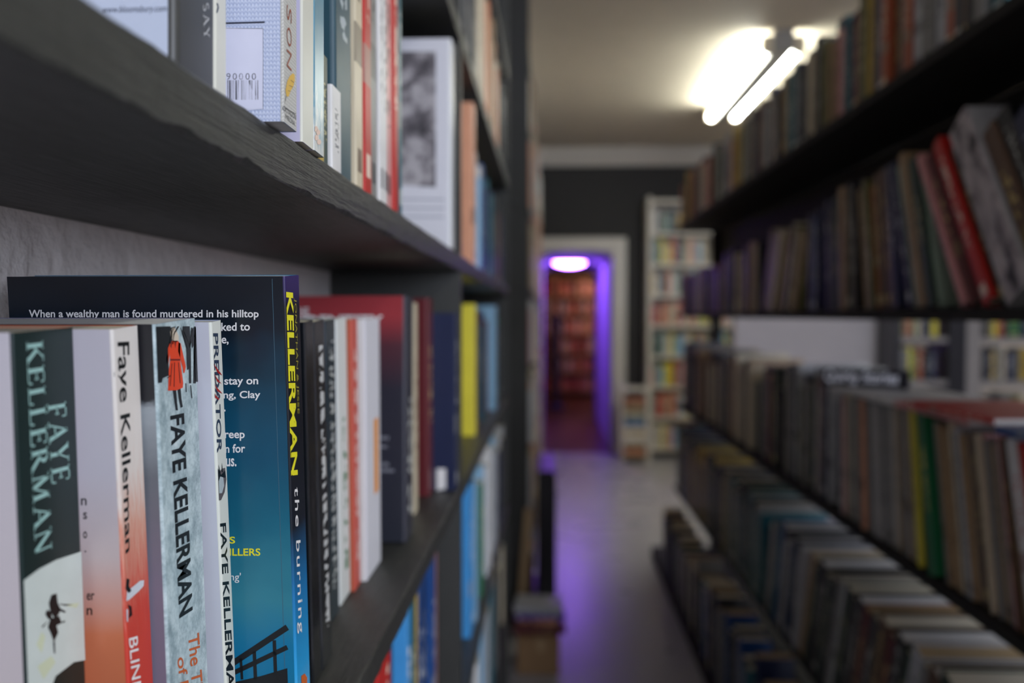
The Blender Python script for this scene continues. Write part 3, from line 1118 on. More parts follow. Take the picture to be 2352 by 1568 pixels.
for z in RRS:
    x = -0.8 + 0.035
    while x < 1.69:
        t = rnd.uniform(0.03, 0.06)
        if any(-0.8 + q - t - 0.005 < x < -0.8 + q + 0.035 for q in (0.85, 1.7)):
            x += 0.02
            continue
        add('far', 'F', 14.62 + rnd.uniform(0, 0.04), x, z, t, rnd.uniform(0.19, 0.26), 0.18, 0, rnd.choice(['red', 'rust', 'pink', 'peach', 'maroon', 'black', 'cream', 'peach', 'white']))
        x += t + 0.001
for z in [0.12, 0.46, 0.8, 1.14, 1.48, 1.82, 2.16]:
    for ya, yb in ((3.775, 5.295), (5.325, 6.795), (6.825, 8.275)):
        yy = ya
        while yy < yb - 0.09:
            t = rnd.uniform(0.03, 0.08)
            add('far', 'L', -0.086 + rnd.uniform(-0.006, 0.018), yy, z, t, rnd.uniform(0.2, 0.29), 0.15, 0,
                rnd.choice(['white', 'cream', 'tan', 'pink', 'white', 'silver', 'white', 'peach', 'cream', 'brown']))
            yy += t + 0.001

# ------------------------------------------------------------------ which books are objects of their own
ROWN = {'R1': 'aisle bookcase top shelf', 'R2': 'aisle bookcase eye-level shelf', 'R3': 'aisle bookcase waist-high shelf',
        'R4': 'aisle bookcase knee-high shelf', 'R5': 'aisle bookcase floor-level plinth',
        'up': 'wall bookcase upper shelf', 'mid': 'wall bookcase middle shelf', 'top': 'wall bookcase topmost shelf',
        'low': 'wall bookcase lower shelf', 'bot': 'wall bookcase bottom shelf'}


def in_view(s):
    best = 0.0
    for fx in (0.0, 1.0):
        for fz in (0.1, 0.5, 0.95):
            p = s['M'] @ Vector((0, (fx - 0.5) * s['t'], fz * s['h']))
            q = CAM_M.inverted() @ p
            if q.z >= -0.05:
                continue
            px, py = 1176 + FPX * q.x / -q.z, 784 - FPX * q.y / -q.z
            if -10 < px < 2362 and -10 < py < 1578:
                d = -q.z
                best = max(best, s['t'] * s['h'] / d ** 2 * (abs(s['x']) / d if s['side'] != 'F' else 0.2))
    return best


for s in SPECS:
    s['rank'] = in_view(s)
SPECS = [s for s in SPECS if s['rank'] > 0]
ranked = sorted((s for s in SPECS if s['row'] != 'far'), key=lambda s: -s['rank'])
N_OWN = 272
own = ranked[:N_OWN]
own_ids = {id(s) for s in own}
ORD = ['first', 'second', 'third', 'fourth', 'fifth', 'sixth', 'seventh', 'eighth', 'ninth', 'tenth', 'eleventh', 'twelfth', 'thirteenth',
       'fourteenth', 'fifteenth', 'sixteenth', 'seventeenth', 'eighteenth', 'nineteenth', 'twentieth']
rows = {}
for s in SPECS:
    if s['row'] != 'far':
        rows.setdefault(s['row'], []).append(s)
LAB = {}
for r_, L_ in rows.items():
    L_.sort(key=lambda s: s['y0'])
    cnt = {}
    for i, s in enumerate(L_):
        cnt[s['col']] = cnt.get(s['col'], 0) + 1
        s['nth'] = cnt[s['col']]
        a = L_[i - 1]['col'] if i else None
        c = L_[i + 1]['col'] if i + 1 < len(L_) else None
        kd = s['kind'] if s['kind'] != 'paperback' or s['t'] > 0.012 else 'slim paperback'
        lean_ = 'leaning ' if abs(s['lean']) > 9 else ''
        if a and c and a != s['col'] and c != s['col']:
            s['labA'] = f"{lean_}{s['col']} {kd} between {a} and {c} ones, {ROWN[r_]}"
        else:
            s['labA'] = None
        n_ = ORD[s['nth'] - 1] if s['nth'] <= 20 else 'number ' + str(s['nth'])
        s['labB'] = f"{lean_}{s['col']} {kd}, {n_} {s['col']} one from the near end, {ROWN[r_]}"
        LAB[s['labA']] = LAB.get(s['labA'], 0) + 1
for s in own:
    lab = s['labA'] if s['labA'] and LAB[s['labA']] == 1 else s['labB']
    s['group'] = 'books on the ' + ROWN[s['row']]
    make_book(s, lab)

# the small distant remainder
used, slot = [], {}
mb = MB()


def slot_of(k):
    if k not in slot:
        slot[k] = len(used)
        used.append(M[k])
    return slot[k]


for s in SPECS:
    if id(s) in own_ids:
        continue
    box_book(mb, s, slot_of('c_' + s['col']), slot_of('s_' + s['col']), slot_of(s['paper']))
o = mb.build('distant_books', used)
tag(o, 'the many small books filling the far bookcases and far shelf ends', 'books', None, 'stuff')

# ------------------------------------------------------------------ named books in front
def hero(x, top, bot, right_px, z0, w_, kind, name, label, cover, spine, group, paper=None, t=None, z_off=0.0, bulge=0.0, h=None):
    """near spine edge of the book from its photo line (top, bot) in the plane of its spine"""
    a, b_ = at_x(*top, x), at_x(*bot, x)
    lean = math.atan2(b_.y - a.y, a.z - b_.z)
    hh = (a.z - z0) / math.cos(lean) if h is None else h
    if t is None:
        t = (at_x(right_px, top[1], x).y - a.y) * 0.982
    y0 = a.y + (a.z - z0) * math.tan(lean)
    if lean < -1e-5:
        y0 += t / math.cos(lean)
    s = dict(kind=kind, w=w_, h=hh, t=t, seed=(rnd.random(), rnd.random()), M=book_matrix('L', x, y0, z0 + 0.0006 + z_off, t, -math.degrees(lean) if abs(lean) > 1e-5 else 0.0),
             group=group, bulge=bulge)
    r = make_book(s, label, None, cover, spine, paper)
    EDGE[r.name] = (t / 2, min(KINDS[kind][3], t * 0.4))
    bpy.context.view_layer.update()
    return r, t, hh


def uv_grad(name, stops, axis='v', rough=0.35, nscale=0.0, namt=0.0, stretch=(1, 1)):
    m, nt, N, L, b = new_mat(name)
    u, v, s1, s2 = uv_nodes(nt)
    f = v if axis == 'v' else u
    if nscale:
        nz = noise(nt, combine(nt, nmath(nt, 'MULTIPLY', u, stretch[0]), nmath(nt, 'MULTIPLY', v, stretch[1]), s1), nscale, 5.0, 0.65)
        f = nmath(nt, 'ADD', f, nmath(nt, 'MULTIPLY', nmath(nt, 'SUBTRACT', nz, 0.5), namt))
    L.new(ramp(nt, f, stops), b.inputs['Base Color'])
    b.inputs['Roughness'].default_value = rough
    return m


G_MID = 'crime novels on the wall bookcase middle shelf'
G_UP = 'books on the wall bookcase upper shelf'
CREAM_C = uv_grad('cover_lilac_white', [(0, (196, 120, 84)), (0.3, (188, 176, 176)), (1, (196, 190, 196))])

# --- dark green FAYE KELLERMAN paperback with the fly
m_green = simple('spine_bottle_green', (16, 36, 34), 0.35, 0.15, 20)
b1, t1, h1 = hero(-0.175, (30, 768), (62, 1568), 172, ZM, 0.106, 'paperback', None,
                  'thick dark green paperback with pale serif lettering and a dead fly on its spine', CREAM_C, m_green, G_MID)
pale = ink('pale_green', (150, 188, 182))
prints('author_lettering', b1, spine_text(b1, serif_polys('KELLERMAN', 0.1), ((60, 786), (100, 781)), ((80, 1277), (121, 1258))) +
       spine_text(b1, serif_polys('FAYE', 0.1), ((108, 928), (152, 920)), ((118, 1113), (162, 1100))), pale)
fm = uv_grad('fly_panel', [(0, (205, 205, 205)), (1, (205, 205, 200))])
prints('pale_panel', b1, px_polys(b1, [[(52, 1334), (90, 1306), (130, 1285), (194, 1262), (205, 1508), (170, 1520), (128, 1552), (110, 1600), (60, 1640)]], 'spine', eps=0.0001),
       simple('pale_print', (196, 204, 198), 0.4, 0.12, 60))
fly = [[(118, 1366), (130, 1362), (133, 1385), (140, 1400), (134, 1412), (126, 1420), (116, 1405), (112, 1385)],
       [(108, 1400), (118, 1404), (120, 1425), (110, 1420), (104, 1410)], [(116, 1420), (136, 1414), (142, 1430), (130, 1436), (134, 1452), (124, 1474), (116, 1452), (110, 1440)],
       [(132, 1386), (168, 1388), (150, 1391)], [(130, 1392), (152, 1404), (148, 1407), (128, 1398)], [(122, 1474), (124, 1500), (127, 1500), (126, 1472)],
       [(112, 1424), (98, 1442), (96, 1438)], [(136, 1432), (148, 1424), (150, 1428)]]
prints('fly_picture', b1, px_polys(b1, fly, 'spine', eps=0.0002), ink('black', (16, 18, 18)))
prints('stain_picture', b1, px_polys(b1, [[(84, 1480), (96, 1450), (104, 1462), (96, 1500)], [(86, 1530), (118, 1506), (128, 1520), (100, 1560)], [(140, 1388), (182, 1384), (176, 1396)]], 'spine', eps=0.00015), simple('print_stain', (196, 202, 172), 0.4, 0.1))

# --- white and red Faye Kellerman paperback
sp_red = uv_grad('spine_peeling_red', [(0, (186, 40, 30)), (0.5, (196, 62, 46)), (0.64, (206, 150, 128)), (0.74, (214, 204, 196)), (1, (216, 210, 204))], 'v', 0.4, 2.6, 0.42, (26, 7))
cv_red = uv_grad('cover_white_to_rust', [(0, (170, 78, 44)), (0.46, (196, 112, 78)), (0.6, (190, 172, 170)), (0.75, (190, 184, 192)), (1, (194, 188, 196))])
b2, t2, h2 = hero(-0.161, (258, 760), (296, 1568), 319, ZM, 0.12, 'paperback', None,
                  'white paperback fading to peeling red with a bloodied blade on its spine', cv_red, sp_red, G_MID)
prints('author_lettering', b2, spine_text(b2, text_polys('Faye Kellerman', 0.012), ((261, 786), (297, 784)), ((284.5, 1275), (302, 1262))), ink('black', (16, 18, 18)))
prints('title_lettering', b2, spine_text(b2, text_polys('BLIND', 0.005), ((296, 1466), (316, 1460)), ((306, 1600), (326, 1594))), ink('white', (225, 222, 220)))
prints('blade_picture', b2, px_polys(b2, [[(292, 1358), (322, 1333), (331, 1332), (330, 1345), (318, 1358), (298, 1376), (290, 1380)], [(290, 1400), (294, 1398), (294, 1428), (290, 1428)]], 'spine'), ink('silver', (200, 204, 210)))
prints('handle_picture', b2, px_polys(b2, [[(291, 1328), (298, 1330), (296, 1345), (302, 1356), (296, 1362), (289, 1352)], [(294, 1388), (302, 1392), (304, 1412), (296, 1420), (298, 1404)]], 'spine', eps=0.0002), ink('black', (16, 18, 18)))
tc = []
for ch, px, py in (('n', 190, 1146), ('s', 191, 1178), ('o', 191, 1222), ('.', 194, 1264), ('er', 199, 1364), ('n', 203, 1398)):
    wd = 13 if len(ch) == 1 else 22
    if ch == '.':
        tc += cover_text(b2, text_polys(ch), px, px + 4, py + 4, py, t2)
    else:
        tc += cover_text(b2, text_polys(ch, 0.01), px - (4 if ch == 'n' else 0), px + wd - 4, py + 14, py - 2, t2)
prints('blurb_lettering', b2, tc, ink('black', (16, 18, 18)))

# --- frosty grey FAYE KELLERMAN paperback with the woman in red
def frost(name):
    m, nt, N, L, b = new_mat(name)
    u, v, s1, s2 = uv_nodes(nt)
    n1 = noise(nt, combine(nt, nmath(nt, 'MULTIPLY', u, 2.0), nmath(nt, 'MULTIPLY', v, 9.0), s1), 2.2, 7.0, 0.7)
    n2 = noise(nt, combine(nt, nmath(nt, 'MULTIPLY', u, 7.0), nmath(nt, 'MULTIPLY', v, 30.0), s2), 3.0, 6.0, 0.75)
    f = nmath(nt, 'ADD', nmath(nt, 'MULTIPLY', n1, 0.65), nmath(nt, 'MULTIPLY', n2, 0.35))
    L.new(ramp(nt, f, [(0.3, (98, 112, 118)), (0.44, (146, 164, 168)), (0.56, (184, 200, 202)), (0.7, (212, 222, 222))]), b.inputs['Base Color'])
    b.inputs['Roughness'].default_value = 0.36
    return m


cv_grey = uv_grad('cover_storm_grey', [(0, (104, 100, 122)), (0.5, (116, 112, 128)), (0.72, (98, 102, 108)), (0.84, (150, 156, 160)), (0.86, (34, 34, 38)), (1, (26, 26, 30))], 'v', 0.4, 3.0, 0.07, (3, 9))
b3, t3, h3 = hero(-0.155, (356, 748), (389, 1568), 451, ZM, 0.12, 'paperback', None,
                  'thick frosty grey paperback with a woman in a red coat on its spine', cv_grey, frost('spine_frost'), G_MID, M['paper_white'])
blk = ink('black', (16, 18, 18))
prints('author_lettering', b3, spine_text(b3, text_polys('FAYE KELLERMAN', 0.03), ((391, 955), (423, 948)), ((412, 1420), (443, 1400))), blk)
org = ink('burnt_orange', (190, 92, 40))
prints('title_lettering', b3, spine_text(b3, text_polys('The Th', 0.012), ((432, 1460), (457, 1452)), ((442, 1592), (467, 1584))) +
       spine_text(b3, text_polys('of P', 0.012), ((407, 1512), (426, 1504)), ((415, 1590), (436, 1584))), org)
trees = [[(357, 750), (392, 749), (390, 790), (386, 800), (388, 862), (374, 868), (372, 878), (361, 880)], [(446, 749), (455, 749), (457, 876), (447, 876), (445, 820)],
         [(408, 749), (412, 749), (400, 770), (398, 790), (395, 790), (396, 770)], [(420, 749), (436, 749), (438, 790), (434, 800), (436, 845), (430, 850), (428, 800), (418, 765)],
         [(388, 790), (392, 752), (404, 749), (396, 764), (394, 800)], [(438, 760), (446, 750), (447, 790), (441, 800)], [(426, 880), (428, 880), (429, 900), (427, 900)], [(437, 884), (439, 884), (442, 914), (440, 914)]]
trees += [stroke(441, 752, 436, 800, 3), stroke(436, 800, 437, 880, 5), stroke(437, 800, 428, 775, 1.6), stroke(437, 790, 447, 770, 1.6), stroke(428, 775, 420, 757, 1.2), stroke(450, 752, 447, 880, 6), stroke(401, 760, 397, 790, 1.6), stroke(397, 775, 405, 756, 1.2), stroke(415, 752, 424, 780, 1.4), stroke(424, 780, 430, 800, 1.4), stroke(384, 868, 392, 862, 2)]
prints('winter_trees_picture', b3, px_polys(b3, trees, 'spine', eps=0.0002), ink('soft_black', (28, 30, 32)))
coat = [[(388, 787), (396, 782), (408, 782), (414, 788), (414, 826), (421, 880), (420, 890), (406, 896), (386, 897), (388, 850), (391, 826)],
        [(388, 787), (392, 790), (387, 838), (383, 838), (382, 822)], [(410, 786), (415, 788), (427, 842), (424, 856), (421, 856), (420, 845), (409, 806)]]
prints('coat_picture', b3, px_polys(b3, coat, 'spine', eps=0.0002), ink('coat_red', (216, 66, 30)))
prints('folds_picture', b3, px_polys(b3, [[(391, 824), (414, 824), (414, 828), (391, 828)], [(400, 832), (402, 832), (401, 888), (399, 888)], [(409, 832), (411, 832), (415, 880), (413, 880)], [(394, 834), (396, 834), (392, 886), (390, 886)], [(400, 784), (405, 784), (403, 800)]], 'spine', eps=0.00025), ink('dark_red', (110, 30, 20)))
prints('hair_picture', b3, px_polys(b3, [[(391, 762), (395, 753), (401, 752), (405, 758), (410, 770), (411, 782), (404, 786), (397, 784), (393, 775)]], 'spine', eps=0.0002), ink('blonde', (205, 190, 170)))
prints('boots_picture', b3, px_polys(b3, [[(397, 896), (405, 896), (407, 925), (409, 942), (404, 942), (401, 922)], [(408, 895), (415, 892), (417, 915), (420, 934), (415, 936), (411, 916)]], 'spine', eps=0.0002), ink('soft_black', (28, 30, 32)))

# --- thin PREDATOR paperback
cv_pred = uv_grad('cover_pearl', [(0, (150, 160, 190)), (0.16, (160, 166, 190)), (0.2, (186, 188, 196)), (1, (196, 196, 206))])
sp_pred = uv_grad('spine_ivory', [(0, (206, 208, 196)), (1, (212, 214, 204))], 'v', 0.4)
b4, t4, h4 = hero(-0.149, (485, 743), (520, 1568), 509, ZM, 0.13, 'paperback', None,
                  'slim ivory paperback with red claw marks and an eye on its spine', cv_pred, sp_pred, G_MID, M['paper_white'])
navy = ink('ink_navy', (44, 58, 78))
prints('title_lettering', b4, spine_text(b4, text_polys('PREDATOR', 0.02), ((489.5, 765), (501, 765)), ((499.5, 1040), (510, 1040))), navy)
prints('author_lettering', b4, spine_text(b4, text_polys('FAYE KELLERMAN', 0.02), ((506.5, 1202), (519, 1200)), ((524, 1615), (540, 1612))), blk)
prints('claw_picture', b4, px_polys(b4, [[(488, 836), (496, 842), (508, 858), (511, 862), (500, 856)], [(489, 858), (497, 866), (508, 880), (511, 882), (499, 876)], [(490, 882), (497, 888), (508, 900), (511, 904), (499, 898)], [(490, 904), (496, 908), (504, 916), (502, 918), (494, 913)]], 'spine', eps=0.00025), ink('blood_red', (160, 30, 26)))
eye = [[(497, 1104), (503, 1084), (510, 1076), (517, 1074), (520, 1100), (516, 1130), (508, 1148), (500, 1152), (498, 1130)]]
prints('eye_picture', b4, px_polys(b4, eye, 'spine'), ink('eye_rim', (92, 84, 84)))
prints('iris_picture', b4, px_polys(b4, [[(499, 1108), (506, 1094), (513, 1096), (515, 1115), (510, 1132), (502, 1134)]], 'spine', eps=0.00025), ink('eye_iris', (170, 180, 182)))
prints('lash_picture', b4, px_polys(b4, [[(497, 1078), (508, 1090), (517, 1080), (518, 1096), (506, 1098), (498, 1106)], [(502, 1066), (507, 1086), (504, 1086)], [(510, 1062), (512, 1084), (509, 1084)], [(506, 1106), (511, 1104), (512, 1118), (508, 1122)]], 'spine', eps=0.0002), blk)

# --- the burning: tall teal paperback
def teal_cover():
    m, nt, N, L, b = new_mat('cover_teal_night')
    u, v, s1, s2 = uv_nodes(nt)
    n1 = noise(nt, combine(nt, nmath(nt, 'MULTIPLY', u, 1.5), nmath(nt, 'MULTIPLY', v, 3.0), s1), 2.0, 3.0, 0.5)
    f = nmath(nt, 'ADD', v, nmath(nt, 'MULTIPLY', nmath(nt, 'SUBTRACT', n1, 0.5), 0.22))
    L.new(ramp(nt, f, [(0.24, (20, 112, 150)), (0.36, (52, 124, 140)), (0.5, (24, 96, 118)), (0.66, (14, 74, 100)), (0.8, (14, 56, 76)), (0.9, (13, 24, 36)), (1.0, (12, 18, 28))]), b.inputs['Base Color'])
    b.inputs['Roughness'].default_value = 0.3
    return m


sp_burn = uv_grad('spine_night_to_sky', [(0, (130, 180, 210)), (0.2, (40, 150, 205)), (0.36, (24, 110, 165)), (0.5, (16, 24, 34)), (0.94, (12, 14, 20)), (0.965, (44, 34, 80)), (1, (50, 38, 88))], 'v', 0.3)
b5, t5, h5 = hero(-0.122, (655, 637), (682, 1560), 688, ZM, 0.132, 'paperback', None,
                  'tall teal paperback with yellow spine lettering and a white blurb, the tallest of its row', teal_cover(), sp_burn, G_MID, M['paper_white'])
wt = ink('white', (225, 222, 220))
lines = [('When a wealthy man is found murdered in his hilltop', 66, 594, 734, 711, 0), ('ked to', 508, 574, 760, 741, -1), ('e,', 509, 525, 792, 775, 0), ('stay on', 515, 593, 889, 868, -1),
         ('ng, Clay', 513, 598, 920, 898, -1), ('.', 514, 518, 945, 940, 0), ('reep', 516, 562, 1012, 993, 0), ('n for', 517, 563, 1040, 1020, -1), ('us.', 519, 543, 1071, 1052, 0)]
tp = []
for s_, l_, r_, yb_, yt_, dy_ in lines:
    tp += cover_text(b5, text_polys(s_, 0.018), l_, r_, yb_, yt_, t5, dy=dy_)
tp += cover_text(b5, text_polys("ng'"), 528, 553, 1338, 1315, t5)
prints('blurb_lettering', b5, tp, wt)
yl = ink('yellow', (222, 214, 40))
prints('credit_lettering', b5, cover_text(b5, text_polys('S', 0.018), 527, 540, 1248, 1232, t5) + cover_text(b5, text_polys('ILLERS', 0.018), 527, 598, 1276, 1259, t5), yl)
prints('author_lettering', b5, spine_text(b5, text_polys('KELLERMAN', 0.03), ((658, 670), (673, 672)), ((670, 1092), (684, 1090)), 0.0002), yl)
prints('small_author_lettering', b5, spine_text(b5, text_polys('JONATHAN & JESSE'), ((675, 684), (681, 686)), ((682, 950), (688, 950)), 0.0002), ink('dull_yellow', (150, 140, 50)))
prints('title_lettering', b5, spine_text(b5, text_polys('the burning', 0.004, 0, 1.15), ((673, 1118), (686, 1118)), ((683, 1456), (697, 1450)), 0.0002), wt)
rail = [stroke(530, 1526, 660, 1440, 14), stroke(530, 1548, 660, 1486, 11), stroke(553, 1512, 556, 1560, 6), stroke(584, 1496, 587, 1560, 8), stroke(630, 1470, 633, 1548, 8), [(530, 1568), (600, 1552), (660, 1534), (664, 1640), (530, 1640)]]
prints('bridge_picture', b5, px_polys(b5, rail, 'cover', t5), ink('soft_black', (28, 30, 32)))
prints('flame_picture', b5, px_polys(b5, [[(692, 1552), (700, 1546), (706, 1556), (704, 1600), (694, 1600)]], 'spine', eps=0.0002), org)
prints('cover_crease', b5, px_polys(b5, [stroke(625, 640, 655, 1560, 1.2)], 'cover', t5, 0.0001), ink('crease', (70, 100, 116)))

# --- glossy wrapped black books after it
def wrapped(name, dark, light, thr=0.56):
    m, nt, N, L, b = new_mat(name)
    u, v, s1, s2 = uv_nodes(nt)
    n1 = noise(nt, combine(nt, nmath(nt, 'MULTIPLY', u, 2.0), nmath(nt, 'MULTIPLY', v, 58.0), s1), 1.0, 1.0, 0.5)
    mask = nmath(nt, 'MULTIPLY', nmath(nt, 'GREATER_THAN', n1, thr), between(nt, u, 0.42, 0.8))
    mask = nmath(nt, 'MULTIPLY', mask, between(nt, v, 0.1, 0.93))
    L.new(nmix(nt, mask, lin(dark), lin(light)), b.inputs['Base Color'])
    b.inputs['Roughness'].default_value = 0.2
    b.inputs['Coat Weight'].default_value = 0.6
    b.inputs['Coat Roughness'].default_value = 0.12
    n2 = noise(nt, objco(nt, (1, 1, 0.3)), 160.0, 3.0)
    bump(nt, b, n2, 0.35, 0.001)
    return m


kb = simple('cover_gloss_black', (18, 20, 24), 0.22, 0.1, 20)
b6, *_ = hero(-0.141, (700, 742), (719, 1500), 720, ZM, 0.14, 'paperback', None, 'black paperback in a crinkled clear wrapper directly behind the teal one', kb, wrapped('spine_black_wrap', (20, 22, 26), (30, 32, 36)), G_MID)
b6b, *_ = hero(-0.141, (721, 742), (741, 1500), 745, ZM, 0.14, 'paperback', None, 'black paperback with blotchy white lettering in a clear wrapper', kb, wrapped('spine_black_white', (30, 32, 36), (214, 214, 212), 0.5), G_MID)
kt = simple('cover_petrol', (22, 52, 62), 0.25, 0.1, 20)
b7, *_ = hero(-0.157, (746, 738), (757, 1400), 770, ZM, 0.125, 'paperback', None, 'petrol-blue paperback with white lettering beside the white and green one', kt, wrapped('spine_petrol', (22, 46, 58), (206, 208, 204), 0.5), G_MID)


def stripey(name, base, inkc, u0, u1, v0, v1, sc_=26.0, thr=0.5, rough=0.4):
    m, nt, N, L, b = new_mat(name)
    u, v, s1, s2 = uv_nodes(nt)
    n1 = noise(nt, combine(nt, nmath(nt, 'MULTIPLY', u, 2.0), nmath(nt, 'MULTIPLY', v, sc_), s1), 1.0, 1.0, 0.5)
    mask = nmath(nt, 'MULTIPLY', nmath(nt, 'GREATER_THAN', n1, thr), nmath(nt, 'MULTIPLY', between(nt, u, u0, u1), between(nt, v, v0, v1)))
    L.new(nmix(nt, mask, lin(base), lin(inkc)), b.inputs['Base Color'])
    b.inputs['Roughness'].default_value = rough
    return m


b8, *_ = hero(-0.159, (772, 736), (782, 1340), 796, ZM, 0.125, 'paperback', None, 'white paperback with green lettering down its spine, next to a salmon one', M['c_white'], stripey('spine_white_green', (214, 216, 212), (60, 120, 80), .5, .8, .1, .65), G_MID, M['paper_white'])
b9, *_ = hero(-0.156, (806, 735), (814, 1310), 821, ZM, 0.125, 'paperback', None, 'salmon red paperback between two white ones on the middle shelf', M['c_rust'], stripey('spine_salmon', (196, 84, 70), (222, 190, 180), .45, .75, .1, .9), G_MID)
b10, *_ = hero(-0.152, (838, 735), (842, 1290), 872, ZM, 0.13, 'paperback', None, 'white paperback with orange lettering in front of the red-topped hardback', M['c_white'], stripey('spine_white_orange', (216, 214, 220), (232, 150, 60), .55, .85, .3, .6, 5.0, .3), G_MID, M['paper_white'])
cv_rb = uv_grad('cover_red_to_black', [(0, (38, 40, 50)), (0.62, (40, 38, 50)), (0.8, (80, 40, 50)), (0.92, (156, 52, 58)), (1, (150, 48, 54))], 'v', 0.35)
sp_rb = stripey('spine_dark_grey', (52, 52, 62), (190, 190, 186), .3, .7, .1, .6)
b11, t11, h11 = hero(-0.139, (933, 683), (933, 1230), 950, ZM, 0.14, 'hardback', None, 'tall hardback whose cover fades from red to black with white lettering', cv_rb, sp_rb, G_MID)
prints('cover_lettering', b11, cover_text(b11, text_polys('THE', 0.02), 674, 709, 724, 706, t11) + cover_text(b11, text_polys('IDENTITY', 0.03), 690, 880, 750, 724, t11), wt)
prints('blurb_lettering', b11, sum([cover_text(b11, text_polys(s_, 0.0), 868, r_, y_ + 10, y_, t11) for s_, r_, y_ in (('every', 893, 1002), ('fear,', 891, 1020), ('and the', 893, 1060), ('darkness', 905, 1074))], []), ink('grey_white', (170, 170, 180)))
# recessed books that fill the row behind the spines
for (ya, yb, xx, col) in ((0.573, 0.599, -0.185, 'charcoal'), (0.785, 0.822, -0.19, 'navy'), (0.995, 1.05, -0.2, 'black')):
    s_ = dict(kind='paperback', w=0.095, h=0.19, t=yb - ya, seed=(0.3, 0.2), col=col, M=book_matrix('L', xx, ya, ZM + 0.0006, yb - ya, 0.0), group=G_MID)
    make_book(s_, {'charcoal': 'charcoal paperback pushed back behind the wrapped black ones', 'navy': 'navy paperback pushed back in front of the red-topped hardback', 'black': 'black paperback pushed back beside the maroon hardback'}[col])
nb, tn, hn = hero(-0.118, (1047, 720), (1047, 1100), 1052, ZM, 0.15, 'paperback', None, 'narrow navy paperback with a white label at the foot, against the upright', M['c_navy'], M['s_navy'], G_MID, t=0.02)
prints('foot_label', nb, px_polys(nb, [[(1003, 1076), (1024, 1076), (1024, 1122), (1003, 1126)]], 'cover', tn), wt)

# --- upper shelf
u0m = simple('cover_ice_white', (196, 204, 222), 0.35, 0.04)
u0s = stripey('spine_slate', (62, 62, 60), (62, 62, 60), .4, .6, .5, .6)
u0, tu0, hu0 = hero(-0.130, (405, -300), (405, 135), 495, ZU, 0.14, 'hardback', None, 'ice-white hardback with a slate spine and a web address on its back', u0m, u0s, G_UP, h=0.24)
prints('web_lettering', u0, cover_text(u0, text_polys('www.bloomsbury.com', 0.0, 0.25), 236, 383, 34, 14, tu0, dy=-3), ink('ink_slate', (60, 64, 84)))
prints('author_lettering', u0, spine_text(u0, serif_polys('SAY', 0.12), ((466, 8), (480, 6)), ((468, 92), (482, 86)), 0.0002), ink('pale', (190, 190, 190)))
cvs = simple('cover_ivory', (208, 206, 192), 0.4, 0.05)
ub, tub, hub = hero(-0.130, (496, -300), (496, 205), 521, ZU, 0.13, 'paperback', None, 'slim ivory paperback between the slate-spined hardback and the knit-patterned one', cvs, cvs, G_UP, h=0.21)
prints('title_lettering', ub, px_polys(ub, [[(497, 6), (501, 8), (503, 18), (500, 28), (496, 29), (498, 24), (500, 16)]], 'spine'), navy)


def knit(name, base, shade, nu, nv):
    m, nt, N, L, b = new_mat(name)
    u, v, s1, s2 = uv_nodes(nt)
    col_ = nmath(nt, 'FRACT', nmath(nt, 'MULTIPLY', u, nu))
    vee = nmath(nt, 'ABSOLUTE', nmath(nt, 'SUBTRACT', col_, 0.5))
    nz = noise(nt, combine(nt, nmath(nt, 'MULTIPLY', u, nu), nmath(nt, 'MULTIPLY', v, nv), s1), 1.3, 2.0)
    ph = nmath(nt, 'ADD', nmath(nt, 'MULTIPLY', v, nv), nmath(nt, 'ADD', nmath(nt, 'MULTIPLY', vee, 1.0), nmath(nt, 'MULTIPLY', nz, 0.7)))
    wv = nmath(nt, 'ABSOLUTE', nmath(nt, 'SINE', nmath(nt, 'MULTIPLY', ph, 3.14159)))
    hgt = nmath(nt, 'MULTIPLY', wv, nmath(nt, 'SUBTRACT', 1.0, nmath(nt, 'POWER', nmath(nt, 'MULTIPLY', vee, 2.0), 6.0)))
    L.new(nmix(nt, hgt, lin(shade), lin(base)), b.inputs['Base Color'])
    b.inputs['Roughness'].default_value = 0.5
    bump(nt, b, hgt, 0.25, 0.0006)
    return m


k2, tk, hk = hero(-0.1095, (650, -300), (651, 296), 682, ZU, 0.15, 'paperback', None, 'white knit-patterned paperback with a barcode, jutting over the shelf edge',
                  knit('cover_knit', (206, 212, 232), (164, 176, 208), 100, 120), knit('spine_knit', (200, 198, 192), (164, 162, 156), 13, 150), G_UP, M['paper_white'], h=0.22)
prints('barcode_label', k2, px_polys(k2, [[(500, 62), (604, 66), (604, 250), (500, 260)]], 'cover', tk, 0.0002), ink('label_white', (214, 214, 232)))
bars = [[(500, 64), (604, 65), (604, 66.2), (500, 65.2)], [(603.4, 66), (604.6, 66), (604.6, 250), (603.4, 250)], [(500, 249.5), (604, 249), (604, 250.4), (500, 251)]]
x_ = 522.0
for i, (bw, gp) in enumerate([(2, 2), (4, 2), (1.5, 2.5), (1.5, 3), (4.5, 2), (2, 5), (3, 1.5), (1.5, 2), (1.5, 2), (1.5, 4), (4.5, 1.5), (3.5, 5), (3, 2.5), (2, 0)]):
    bars.append([(x_, 184), (x_ + bw, 184), (x_ + bw, 229), (x_, 229)])
    x_ += bw + gp
bars.append([(500, 52), (608, 49), (608, 52.5), (500, 55.5)])
prints('barcode', k2, px_polys(k2, bars, 'cover', tk, 0.0002) + cover_text(k2, text_polys('90000', 0, 0, 1.3), 520, 588, 184 - 1, 168, tk, 0.0002), ink('ink_dark', (30, 32, 50)))
brn = ink('red_brown', (140, 66, 46))
sl = []
for ch, ya_, yb_ in (('S', 10, 55), ('O', 62, 108), ('N', 112, 164)):
    sl += spine_text(k2, text_polys(ch, -0.005, 0.2), ((659, ya_), (670, ya_ + 3)), ((659, yb_ - 4), (670, yb_)), 0.0002)
